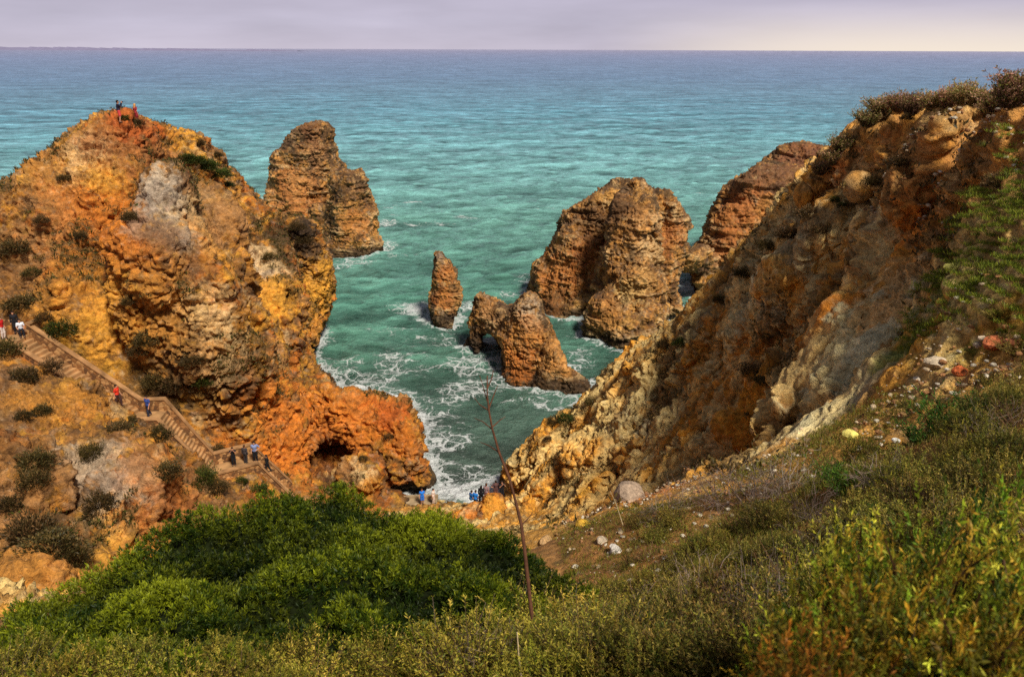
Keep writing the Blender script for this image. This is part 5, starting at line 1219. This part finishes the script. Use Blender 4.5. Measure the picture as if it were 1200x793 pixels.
# sparse low scrub that speckles the cliffs
B = Bag(); rs_ = np.random.RandomState(44)
for V_, seed, lim, cols in ((LV, 1, 12000, CLF + CLG[:1]), (RV, 2, 8000, CLF + [lin(128,104,72)])):
    idx = rs_.randint(0, len(V_), 160000); p = V_[idx]
    m = vegmask(p, seed) + .15 * rs_.normal(size=len(p))
    x_, y_, d_ = proj(p)
    k = (m > .45) & (p[:, 2] > 4) & (np.hypot(p[:, 0], p[:, 1]) > 20) & (x_ > -60) & (x_ < 1260)
    if seed == 1: k &= near_stairs(p) > .6
    p = p[k][:lim]; n = len(p); per = 9
    b_ = np.repeat(p, per, 0) + rs_.normal(scale=.13, size=(n * per, 3)) * [1, 1, .5]; dd = unit(rs_.normal(scale=.6, size=(n * per, 3)) + [0, -.2, 1])
    c = np.array(cols)[rs_.randint(0, len(cols), n * per)] * rs_.uniform(.5, 1.2, (n * per, 1)); s_ = rs_.uniform(.5, 1.4, n * per) * np.repeat(rs_.uniform(.6, 1.3, n), per)
    V, F_, cc_ = leaf_quads(b_, dd, .20 * s_, .075 * s_, c * .6, c, rs_); B.add(V, F_, cc_)
tag(B.obj('undergrowth'), kind='stuff')
# ================================================================== staircase
def side(pts, off):
    """the path moved sideways in plan (positive: to its left), mitred at the bends"""
    out = []
    n = len(pts)
    for i in range(n):
        ds = []
        if i > 0: ds.append((pts[i] - pts[i - 1])[:2])
        if i < n - 1: ds.append((pts[i + 1] - pts[i])[:2])
        ns = [np.array([-d[1], d[0]]) / np.linalg.norm(d) for d in ds]
        m = sum(ns); m = m / np.linalg.norm(m); k = 1 / max(.5, m @ ns[0])
        out.append(np.array([pts[i][0] + m[0] * off * k, pts[i][1] + m[1] * off * k, pts[i][2]]))
    return out
def strip(pa, pb, za, zb):
    """a closed wall between two plan lines, from za below to zb above the path"""
    n = len(pa); V = []
    for a, b_ in zip(pa, pb): V += [a + [0, 0, za], b_ + [0, 0, za], b_ + [0, 0, zb], a + [0, 0, zb]]
    F_ = [[0, 1, 2, 3], [4 * (n - 1) + 3, 4 * (n - 1) + 2, 4 * (n - 1) + 1, 4 * (n - 1)]]
    for i in range(n - 1):
        for k in range(4): F_.append([4 * i + k, 4 * i + (k + 1) % 4, 4 * i + 4 + (k + 1) % 4, 4 * i + 4 + k][::-1])
    return np.array(V), np.array(F_)
def masonry(name):
    m, t, N, L = nt(name)
    out = node(t, 'ShaderNodeOutputMaterial'); b = node(t, 'ShaderNodeBsdfPrincipled', Roughness=.95)
    g = node(t, 'ShaderNodeNewGeometry'); v = node(t, 'ShaderNodeTexVoronoi', Scale=3.6); L.new(g.outputs['Position'], v.inputs['Vector'])
    v2 = node(t, 'ShaderNodeTexVoronoi', feature='DISTANCE_TO_EDGE', Scale=3.6); L.new(g.outputs['Position'], v2.inputs['Vector'])
    cr = node(t, 'ShaderNodeValToRGB'); e = cr.color_ramp.elements; e[0].color = (*lin(92, 62, 36), 1); e[1].color = (*lin(196, 150, 96), 1); x_ = e.new(.55); x_.color = (*lin(146, 98, 52), 1)
    sp_ = node(t, 'ShaderNodeSeparateColor'); L.new(v.outputs['Color'], sp_.inputs[0]); L.new(sp_.outputs[0], cr.inputs[0])
    r = node(t, 'ShaderNodeMapRange'); r.inputs[2].default_value = .06; r.inputs[3].default_value = .3; L.new(v2.outputs['Distance'], r.inputs[0])
    mx = node(t, 'ShaderNodeMix', data_type='RGBA', blend_type='MULTIPLY'); mx.inputs[0].default_value = 1; L.new(cr.outputs[0], mx.inputs[6]); L.new(r.outputs[0], mx.inputs[7]); L.new(mx.outputs[2], b.inputs['Base Color'])
    bp = node(t, 'ShaderNodeBump', Strength=.7, Distance=.05); L.new(v2.outputs['Distance'], bp.inputs['Height']); L.new(bp.outputs[0], b.inputs['Normal'])
    L.new(b.outputs[0], out.inputs[0]); return m
M_WALL = masonry('rubble_masonry'); M_COPE = plain_material('sandstone_coping', lin(164, 122, 80), .95, .45, 1.3, .3); M_STEP = plain_material('sandstone_steps', lin(168, 128, 84), .95, .45, 1.1, .3)
stair = empty('staircase', ST[2]); tag(stair, 'long walled stone staircase climbing across the orange slope of the left headland', 'staircase')
def stair_part(name, V, F_, mat, parent=None): return meshobj(name, np.asarray(V) - (ST[2] if parent is None else 0) if parent is None else np.asarray(V) - ST[2], F_, mat, parent or stair, smooth=False)
def flight(a, b_, n, w):
    d = (b_ - a)[:2]; L_ = np.linalg.norm(d); d = d / L_; nn_ = np.array([-d[1], d[0]]); V, F_ = [], []
    prof = []
    for k in range(n):
        z0 = a[2] + (b_[2] - a[2]) * (k) / n; z1 = a[2] + (b_[2] - a[2]) * (k + 1) / n
        prof += [(L_ * k / n, z0 - (0 if k else .0)), (L_ * k / n + 1e-3, z1), (L_ * (k + 1) / n, z1)]
    pts = []
    for s_, z_ in prof: pts.append((a[0] + d[0] * s_, a[1] + d[1] * s_, z_))
    for (x_, y_, z_) in pts: V += [(x_ - nn_[0] * w, y_ - nn_[1] * w, z_), (x_ + nn_[0] * w, y_ + nn_[1] * w, z_)]
    for k in range(len(pts) - 1): F_.append([2 * k, 2 * k + 2, 2 * k + 3, 2 * k + 1])
    return np.array(V), np.array(F_)
HW = .85
for a, b_, n in ((ST[1], ST[2], 24), (ST[3], ST[4], 18), (ST[5], ST[6], 14)):
    stair_part('steps', *flight(a, b_, n, HW), M_STEP)
for a, b_ in ((ST[0], ST[1]), (ST[2], ST[3]), (ST[4], ST[5])):
    l, r = side([a, b_], HW + .2), side([a, b_], -HW - .2); stair_part('landing', *strip(l, r, -.6, .012), M_STEP)
inner_l, outer_l = side(ST, HW), side(ST, HW + .32)
far = stair_part('parapet', *strip(inner_l[1:], outer_l[1:], -1.2, .92), M_WALL)
cl, co_ = side(ST, HW - .06), side(ST, HW + .40)
stair_part('coping', *strip(cl[1:], co_[1:], .922, 1.02), M_COPE, far)
ir, orr = side(ST, -HW), side(ST, -HW - .32)
nearp = stair_part('parapet', *strip(ir[1:], orr[1:], -1.7, .22), M_WALL)
stair_part('coping', *strip(side(ST, -HW + .05)[1:], side(ST, -HW - .40)[1:], .222, .34), M_COPE, nearp)
# the little end wall beside the top landing and the wall at its back
e0 = ST[1] + (np.array([*((ST[1] - ST[2])[:2] / np.linalg.norm((ST[1] - ST[2])[:2])), 0])) * .1
q0 = inner_l[1]; q1 = q0 + np.array([.35, 2.0, 0])
t0 = stair_part('parapet', *strip([q0, q1], [q0 + [.35, 0, 0], q1 + [.35, 0, 0]], -1, .9), M_WALL)
stair_part('coping', *strip([q0 - [.05, 0, 0], q1 - [.05, 0, 0]], [q0 + [.42, 0, 0], q1 + [.42, 0, 0]], .902, 1.0), M_COPE, t0)
bw0 = P(-30, 386, 58.6); bw1 = P(20, 378, 58.6); bw0[2] = bw1[2] = ST[0][2]
t1 = stair_part('parapet', *strip([bw0, bw1], [bw0 + [0, .3, 0], bw1 + [0, .3, 0]], -.5, .85), M_WALL)
# platform by the water
pl0 = P(476, 594, 70.2); pl = empty('platform', pl0); tag(pl, 'low pale concrete platform at the water edge behind the big bush', 'platform')
def box(cx, cy, z0, z1, lx, ly, rz=0):
    co, si = math.cos(rz), math.sin(rz); V = []
    for z in (z0, z1):
        for a, b_ in ((-1, -1), (1, -1), (1, 1), (-1, 1)):
            x_, y_ = a * lx / 2, b_ * ly / 2; V.append((cx + x_ * co - y_ * si, cy + x_ * si + y_ * co, z))
    return np.array(V), np.array([[0, 3, 2, 1], [4, 5, 6, 7], [0, 1, 5, 4], [1, 2, 6, 5], [2, 3, 7, 6], [3, 0, 4, 7]])
M_CONC = plain_material('pale_concrete', lin(158, 136, 104), .9, .3, 2, .2)
for nm, a in (('slab', (0.6, 0, -1.2, .25, 4.4, 2.6, .05)), ('kerb', (.6, 1.15, .252, .5, 4.4, .3, .05)), ('step', (3.4, -.2, -1.2, -.05, 1.2, 2.0, .05))):
    V, F_ = box(*a); meshobj(nm, V, F_, M_CONC, pl, smooth=False)
PLZ = pl0[2] + .25

# ================================================================== people
M_SKIN = plain_material('skin', lin(196, 140, 108), .6, .06, 10, .05)
_cm = {}
def cloth(c):
    if c not in _cm: _cm[c] = plain_material('cloth_%d_%d_%d' % c if False else 'cloth', lin(*c), .85, .12, 14, .15)
    return _cm[c]
def figure(pose):
    J = {}
    lean = 0
    if pose == 'sit':
        hz = .52
        J.update(pel=(0, .02, hz + .02), chest=(0, -.02, hz + .38), neck=(0, -.05, hz + .53), head=(0, -.09, hz + .70))
        for s, n in ((1, 'l'), (-1, 'r')):
            J['hip' + n] = (.09 * s, 0, hz); J['kn' + n] = (.12 * s, -.42, hz + .02); J['an' + n] = (.12 * s, -.44, .09); J['toe' + n] = (.13 * s, -.60, .04)
            J['sh' + n] = (.18 * s, -.03, hz + .46); J['el' + n] = (.25 * s, -.02, hz + .20); J['wr' + n] = (.20 * s, -.22, hz + .10); J['hd' + n] = (.17 * s, -.31, hz + .08)
    else:
        J.update(pel=(0, 0, .95), chest=(0, -.01, 1.27), neck=(0, 0, 1.44), head=(0, -.025, 1.605))
        for s, n in ((1, 'l'), (-1, 'r')):
            st_ = .20 * s if pose in ('walk', 'down') else .02 * s
            J['hip' + n] = (.09 * s, 0, .92); J['kn' + n] = (.10 * s, -.05 - st_ * .6, .50); J['an' + n] = (.10 * s, .02 - st_ * 1.1 if st_ < 0 or pose not in ('walk', 'down') else -.16, .08 if not (pose == 'walk' and s < 0) else .13); J['toe' + n] = (.12 * s, J['an' + n][1] - .16, .035 if not (pose == 'walk' and s < 0) else .05)
            J['sh' + n] = (.185 * s, 0, 1.39)
            if pose == 'photo':
                J['el' + n] = (.25 * s, -.20, 1.27); J['wr' + n] = (.09 * s, -.30, 1.50); J['hd' + n] = (.055 * s, -.32, 1.57)
            elif pose == 'hip' and s > 0:
                J['el' + n] = (.40 * s, .06, 1.16); J['wr' + n] = (.20 * s, -.06, 1.02); J['hd' + n] = (.14 * s, -.10, .99)
            else:
                sw = -.10 * s if pose in ('walk', 'down') else .0
                J['el' + n] = (.235 * s, .03 + sw * .5, 1.11); J['wr' + n] = (.25 * s, -.05 + sw, .87); J['hd' + n] = (.25 * s, -.08 + sw, .79)
    return {k: np.array(v, float) for k, v in J.items()}
def field(prims, vox, k=.03):
    lo = np.min([np.minimum(a, b_) - max(r0, r1) for a, b_, r0, r1 in prims], 0) - .06; hi = np.max([np.maximum(a, b_) + max(r0, r1) for a, b_, r0, r1 in prims], 0) + .06
    n = np.ceil((hi - lo) / vox).astype(int); F_ = np.full(n, -.05, f32)
    for a, b_, r0, r1 in prims:
        i0 = np.maximum(((np.minimum(a, b_) - max(r0, r1) - .05 - lo) / vox).astype(int), 0); i1 = np.minimum(((np.maximum(a, b_) + max(r0, r1) + .05 - lo) / vox).astype(int) + 1, n)
        g = np.stack(np.meshgrid(*[lo[q_] + vox * np.arange(i0[q_], i1[q_]) for q_ in range(3)], indexing='ij'), -1)
        ab = b_ - a; t_ = np.clip(((g - a) @ ab) / max(ab @ ab, 1e-9), 0, 1); d = np.linalg.norm(g - a - t_[..., None] * ab, axis=-1)
        v = (r0 + (r1 - r0) * t_ - d).astype(f32); s_ = tuple(slice(i0[q_], i1[q_]) for q_ in range(3))
        kk = min(k, .5 * min(r0, r1) + .003); F_[s_] = smax(F_[s_], v, kk)
    return F_, lo
def body_prims(J):
    p = []
    def c(a, b_, r0, r1): p.append((np.asarray(a, float), np.asarray(b_, float), r0, r1))
    pel, ch, nk, hd = J['pel'], J['chest'], J['neck'], J['head']
    c(pel + [.07, 0, 0], pel + [-.07, 0, 0], .10, .10); c(pel, ch, .11, .125); c(ch + [.07, 0, .02], ch + [-.07, 0, .02], .115, .115); c(J['shl'], J['shr'], .058, .058)
    c(nk - [0, 0, .06], hd - [0, -.01, .04], .052, .05); c(hd + [0, .012, .03], hd + [0, -.012, -.035], .092, .072); c(hd + [0, -.05, -.07], hd + [0, -.06, -.075], .045, .042)
    c(hd + [0, -.095, .0], hd + [0, -.108, -.025], .010, .014); c(hd + [.082, .01, .0], hd + [.086, .015, -.02], .016, .012); c(hd + [-.082, .01, .0], hd + [-.086, .015, -.02], .016, .012)
    c(hd + [-.018, -.092, -.062], hd + [.018, -.092, -.062], .008, .008); c(hd + [.03, -.085, .022], hd + [-.03, -.085, .022], .012, .012)
    for n, s in (('l', 1), ('r', -1)):
        c(J['hip' + n], J['kn' + n], .088, .056); c(J['kn' + n], J['an' + n], .056, .038); c(J['an' + n], J['toe' + n], .042, .032)
        c(J['sh' + n], J['el' + n], .050, .038); c(J['el' + n], J['wr' + n], .038, .027)
        w, h = J['wr' + n], J['hd' + n]; d = (h - w) / np.linalg.norm(h - w); x = np.cross(d, [s, 0, .2]); x /= np.linalg.norm(x)
        c(w, h, .026, .030); c(h + x * .02, h - x * .02, .020, .020)
        for i_, (o_, l_) in enumerate(((.030, .068), (.010, .080), (-.011, .074), (-.031, .056))):
            b0 = h + x * o_ + d * .012; m_ = b0 + d * l_ * .55; curl = np.cross(x, d) * s
            c(b0, m_, .0105, .0095); c(m_, m_ + d * l_ * .42 + curl * .018, .0095, .008)
        tb = w + d * .03 + x * .028; c(tb, tb + d * .03 + x * .030, .013, .010); c(tb + d * .03 + x * .03, tb + d * .058 + x * .034, .010, .009)
    return p
_fig = {}
def build_parts(pose, top, bottom, hair):
    key = (pose, top, bottom, hair)
    if key in _fig: return _fig[key]
    J = figure(pose); pr = body_prims(J); R = {}
    F_, lo = field(pr, .0125); V, Q = surface_nets(F_, lo, .0125); R['body'] = (relax(V, Q, 1, .4), Q)
    # clothing: thicker copies of the covered limbs
    pel, ch, nk, hd = J['pel'], J['chest'], J['neck'], J['head']; A = lambda *a: np.array(a, float)
    o = .020; t = [(pel + A(.07, 0, .02), pel + A(-.07, 0, .02), .10 + o, .10 + o), (pel + A(0, 0, .02), ch, .11 + o, .125 + o), (ch + A(.07, 0, .02), ch + A(-.07, 0, .02), .115 + o, .115 + o), (J['shl'], J['shr'], .058 + o, .058 + o)]
    for n in 'lr':
        e_ = J['el' + n]; s_ = J['sh' + n]
        if top == 'long': t += [(s_, e_, .05 + o, .04 + o), (e_, J['wr' + n], .04 + o, .032 + o * .7)]
        elif top == 'short': t += [(s_, s_ + (e_ - s_) * .62, .052 + o, .046 + o)]
    F_, lo = field(t, .016); V, Q = surface_nets(F_, lo, .016); R['shirt'] = (relax(V, Q, 1, .5), Q)
    b = [(pel + A(.07, 0, -.02), pel + A(-.07, 0, -.02), .10 + o * .8, .10 + o * .8)]
    for n in 'lr':
        hp, kn, an = J['hip' + n], J['kn' + n], J['an' + n]
        if bottom == 'long': b += [(hp, kn, .09 + o, .062 + o), (kn, an, .062 + o, .05 + o)]
        elif bottom == 'shorts': b += [(hp, hp + (kn - hp) * .85, .09 + o, .075 + o)]
        else: b += [(hp, hp * .4 + kn * .6, .10 + o, .10 + o), (hp * .5 + kn * .5, A(0, kn[1], kn[2] - .12), .10 + o, .10 + o)]
    F_, lo = field(b, .016); V, Q = surface_nets(F_, lo, .016); R['skirt' if bottom == 'dress' else 'shorts' if bottom == 'shorts' else 'trousers'] = (relax(V, Q, 1, .5), Q)
    h = [(hd + A(0, .022, .045), hd + A(0, .035, 0), .098, .088), (hd + A(.02, -.04, .085), hd + A(-.02, -.04, .085), .045, .045)]
    if hair == 'long': h += [(hd + A(.04, .06, 0), hd + A(.05, .085, -.26), .06, .05), (hd + A(-.04, .06, 0), hd + A(-.05, .085, -.26), .06, .05)]
    F_, lo = field(h, .0125); V, Q = surface_nets(F_, lo, .0125); R['hair'] = (V, Q)
    s_ = []
    for n in 'lr': s_ += [(J['an' + n] - A(0, -.03, .02), J['toe' + n], .05, .042)]
    F_, lo = field(s_, .014); V, Q = surface_nets(F_, lo, .014); R['shoes'] = (V, Q)
    _fig[key] = R; return R
HAIRC = {'dark': (40, 28, 20), 'blond': (206, 150, 84), 'brown': (84, 52, 32)}
def person(pos, yaw, pose, top, tc, bottom, bc, hair, hc, label, group=None, h=1.72, skin=None, shoe=(60, 50, 44)):
    R = build_parts(pose, top, bottom, hair)
    r = empty('person', pos, yaw); r.scale = (h / 1.72,) * 3; tag(r, label, 'person', group)
    for nm, (V, Q) in R.items():
        mat = M_SKIN if nm == 'body' else cloth(tc) if nm == 'shirt' else cloth(HAIRC[hc]) if nm == 'hair' else cloth(shoe) if nm == 'shoes' else cloth(bc)
        meshobj(nm, V, Q, mat, r)
    return r
def stand_on(V, px, py, d, rad=.5):
    p = P(px, py, d); m = np.hypot(V[:, 0] - p[0], V[:, 1] - p[1]) < rad
    if m.any(): p[2] = np.percentile(V[m, 2], 80)
    return p
def on_path(px, py, d, z): p = P(px, py, d); p[2] = z; return p
yaw_view = math.pi     # facing away from the viewer
g = 'two people on the peak of the left headland'
pk = seat(LV, 139, 141); pk2 = seat(LV, 161, 142)
man = person((pk[0], pk[1] + .1, pk[2] - .05), 2.2, 'photo', 'long', (34, 36, 58), 'shorts', (214, 74, 70), 'short', 'dark', 'person in dark top and red shorts on the peak, arms raised photographing', g, 1.8)
person((pk2[0], pk2[1] + .4, pk2[2] - .05), 2.6, 'stand', 'short', (160, 52, 56), 'dress', (150, 44, 50), 'long', 'blond', 'person with long fair hair in a dark red dress on the peak', g, 1.66)
# the camera the man holds
V1, F1_ = box(0, 0, -.045, .045, .14, .07); cmo = meshobj('camera', V1, F1_, plain_material('black_plastic', lin(26, 26, 28), .5, .1), None, smooth=False)
cmo.location = man.location + Vector((math.sin(2.2) * .36 * 1.04, -math.cos(2.2) * .36 * 1.04, 1.6 * 1.04)) if False else (man.location[0] + math.sin(2.2) * .37, man.location[1] - math.cos(2.2) * .37, man.location[2] + 1.66); cmo.rotation_euler = (0, 0, 2.2)
tag(cmo, 'small black camera held up by the person on the peak', 'camera')
V1, F1_ = tube([(0, -.03, 0), (0, -.09, 0), (0, -.10, 0)], [.035, .035, .03], 12); meshobj('lens', V1, F1_, plain_material('lens_black', lin(18, 18, 20), .3, .1), cmo)
zl_ = ST[1][2]
def path_at(px, py, d):
    p = P(px, py, d); D_, Z_ = path_dist(np.array([p[0]]), np.array([p[1]]), ST); p[2] = Z_[0] + .02; return p
g = 'people on the staircase'
person(path_at(25, 388, 57.6), .6, 'sit', 'short', (232, 232, 238), 'long', (30, 30, 36), 'short', 'dark', 'person in a white shirt and black trousers sitting by the top landing end wall', g)
person(path_at(19, 386, 58.2), .4, 'stand', 'long', (30, 28, 32), 'long', (34, 32, 36), 'long', 'dark', 'person in black standing right behind the one in the white shirt', g)
person(path_at(4, 394, 57.0), 1.4, 'stand', 'short', (190, 30, 28), 'long', (206, 190, 180), 'short', 'dark', 'person in a red top cut by the left frame edge on the top landing', g)
person(path_at(140, 477, 58.0), 1.5, 'down', 'short', (226, 60, 36), 'long', (70, 44, 40), 'short', 'dark', 'person in an orange red top coming down the upper flight', g)
person(path_at(176, 492, 58.3), -.4, 'walk', 'short', (56, 74, 140), 'long', (44, 48, 64), 'short', 'dark', 'person in a blue top and dark trousers on the middle landing', g)
person(path_at(275, 548, 61.2), .3, 'photo', 'short', (24, 24, 28), 'long', (26, 26, 30), 'short', 'dark', 'person in black raising both hands, left on the lower landing', g, 1.62)
person(path_at(289, 547, 61.6), 2.9, 'stand', 'long', (64, 58, 60), 'long', (52, 46, 46), 'short', 'brown', 'person in dark grey with hidden feet in the middle of the lower landing', g, 1.6)
person(path_at(301, 548, 61.9), .2, 'hip', 'short', (128, 140, 180), 'long', (24, 24, 28), 'long', 'dark', 'tall person in pale blue top and black trousers, right on the lower landing', g, 1.8)
person(path_at(315, 559, 62.9), -1.4, 'down', 'long', (26, 26, 28), 'long', (26, 26, 28), 'short', 'dark', 'person in black descending the last flight of steps', g, 1.6)
g = 'people gathered at the shore'
def at_pl(px, py):
    p = PZ(px, py, PLZ); return p
person(at_pl(495, 591), .3, 'stand', 'short', (40, 120, 220), 'shorts', (50, 110, 200), 'short', 'brown', 'person in bright blue on the pale platform by the water', g, 1.66)
person(at_pl(508, 590), 1.2, 'hip', 'short', (226, 206, 190), 'long', (206, 180, 160), 'short', 'dark', 'person in pale clothes beside the one in bright blue on the platform', g, 1.6)
for px, py, yw, po, tp, tc_, bt, bc_, hr, hc_, lab, hh_ in [
    (552,590,2.2,'sit','short',(30,90,150),'long',(40,60,90),'short','dark','person in teal blue sitting left in the group at the shore',1.7),
    (557,590,2.6,'sit','short',(40,120,200),'shorts',(40,70,120),'short','dark','person in blue sitting next to the teal one at the shore',1.7),
    (564,589,3.0,'stand','long',(24,24,30),'long',(24,26,30),'long','dark','person all in black standing in the group at the shore',1.72),
    (570,588,2.7,'stand','short',(150,120,120),'dress',(140,96,96),'short','brown','tallest person in dusty pink standing in the group at the shore',1.84),
    (581,583,3.3,'hip','short',(90,62,60),'shorts',(120,80,72),'short','dark','person in dark red brown behind the top of the yellow boulder',1.7),
    (588,584,.4,'photo','short',(26,26,30),'long',(28,28,34),'short','dark','person in black with raised arms, rightmost of the group at the shore',1.76)]:
    p = P(px, py, 67.5); q_ = stand_on(RV, px, py, 67.5); p[2] = q_[2] if abs(q_[2] - p[2]) < .5 else p[2]
    person(p, yw, po, tp, tc_, bt, bc_, hr, hc_, lab, g, hh_)
# ================================================================== camera, light, sky
cd = bpy.data.cameras.new('camera'); cam = bpy.data.objects.new('camera', cd); COL.objects.link(cam)
cam.location = CAM; cd.sensor_width = 36; cd.lens = FPX / 1200 * 36; cd.clip_start = .1; cd.clip_end = 60000
from mathutils import Matrix
Bk = -_F
cam.rotation_euler = Matrix(((_R[0], _U[0], Bk[0]), (_R[1], _U[1], Bk[1]), (_R[2], _U[2], Bk[2]))).to_euler()
cd.dof.use_dof = True; cd.dof.focus_distance = 30; cd.dof.aperture_fstop = 3.0
scn.camera = cam
SUN_EL, SUN_AZ = math.radians(52), math.radians(148)   # from the right, a little behind the viewer
sd = bpy.data.lights.new('sun', 'SUN'); sd.energy = 4.8; sd.angle = math.radians(9); sd.color = (1, .93, .82)
sun = bpy.data.objects.new('sun', sd); COL.objects.link(sun)
from mathutils import Vector
sv = Vector((math.sin(SUN_AZ) * math.cos(SUN_EL), math.cos(SUN_AZ) * math.cos(SUN_EL), math.sin(SUN_EL)))
sun.rotation_euler = sv.to_track_quat('Z', 'Y').to_euler(); sun.location = (60, -40, 120)
W = bpy.data.worlds.new('World'); scn.world = W; W.use_nodes = True
t = W.node_tree; t.nodes.clear(); L = t.links
out = node(t, 'ShaderNodeOutputWorld'); bg1 = node(t, 'ShaderNodeBackground', Strength=.09); bg2 = node(t, 'ShaderNodeBackground', Strength=1.0)
sk = node(t, 'ShaderNodeTexSky', sky_type='NISHITA'); sk.sun_disc = False; sk.sun_elevation = SUN_EL; sk.sun_rotation = SUN_AZ; sk.dust_density = 3
L.new(sk.outputs[0], bg1.inputs[0])
tc = node(t, 'ShaderNodeTexCoord'); sx = node(t, 'ShaderNodeSeparateXYZ'); L.new(tc.outputs['Generated'], sx.inputs[0])
cr = node(t, 'ShaderNodeValToRGB'); e = cr.color_ramp.elements
e[0].position = 0.0; e[0].color = (*lin(206, 198, 214), 1); e[1].position = .6; e[1].color = (*lin(94, 98, 114), 1)  # upper sky, out of view, darkened to cut the fill light
x_ = e.new(.03); x_.color = (*lin(200, 194, 213), 1); x_ = e.new(.08); x_.color = (*lin(184, 177, 198), 1); x_ = e.new(.2); x_.color = (*lin(122, 122, 138), 1)
L.new(sx.outputs['Z'], cr.inputs[0])
mp = node(t, 'ShaderNodeMapping'); mp.inputs['Scale'].default_value = (2.5, 2.5, 16); L.new(tc.outputs['Generated'], mp.inputs[0])
nz = node(t, 'ShaderNodeTexNoise', Scale=1.6, Detail=5.0); L.new(mp.outputs[0], nz.inputs['Vector'])
rg = node(t, 'ShaderNodeMapRange'); rg.inputs[1].default_value = .3; rg.inputs[2].default_value = .7; rg.inputs[3].default_value = .86; rg.inputs[4].default_value = 1.1; L.new(nz.outputs['Fac'], rg.inputs[0])
mm = node(t, 'ShaderNodeMix', data_type='RGBA', blend_type='MULTIPLY'); mm.inputs[0].default_value = 1; L.new(cr.outputs[0], mm.inputs[6]); L.new(rg.outputs[0], mm.inputs[7])
# brighter cream band low on the right, where the haze is thinner
gl = node(t, 'ShaderNodeVectorMath', operation='DOT_PRODUCT'); L.new(tc.outputs['Generated'], gl.inputs[0]); gd = Vector((math.sin(math.radians(33)), math.cos(math.radians(33)), .005)).normalized(); gl.inputs[1].default_value = gd
g2 = node(t, 'ShaderNodeMapRange', interpolation_type='SMOOTHSTEP'); g2.inputs[1].default_value = .88; g2.inputs[2].default_value = 1.0; L.new(gl.outputs['Value'], g2.inputs[0])
lo = node(t, 'ShaderNodeMapRange', interpolation_type='SMOOTHSTEP'); lo.inputs[1].default_value = .06; lo.inputs[2].default_value = -.01; L.new(sx.outputs['Z'], lo.inputs[0])
gm = node(t, 'ShaderNodeMath', operation='MULTIPLY'); L.new(g2.outputs[0], gm.inputs[0]); L.new(lo.outputs[0], gm.inputs[1])
m3 = node(t, 'ShaderNodeMix', data_type='RGBA'); L.new(gm.outputs[0], m3.inputs[0]); L.new(mm.outputs[2], m3.inputs[6]); m3.inputs[7].default_value = (*lin(255, 240, 222), 1)
L.new(m3.outputs[2], bg2.inputs[0])
ms = node(t, 'ShaderNodeMixShader'); ms.inputs[0].default_value = .93
L.new(bg1.outputs[0], ms.inputs[1]); L.new(bg2.outputs[0], ms.inputs[2]); L.new(ms.outputs[0], out.inputs[0])
scn.view_settings.view_transform = 'Standard'; scn.view_settings.look = 'None'; scn.view_settings.exposure = 0; scn.view_settings.gamma = 1
scn.cycles.max_bounces = 6; scn.cycles.use_denoising = False; scn.cycles.sample_clamp_direct = 2.5; scn.cycles.sample_clamp_indirect = 3
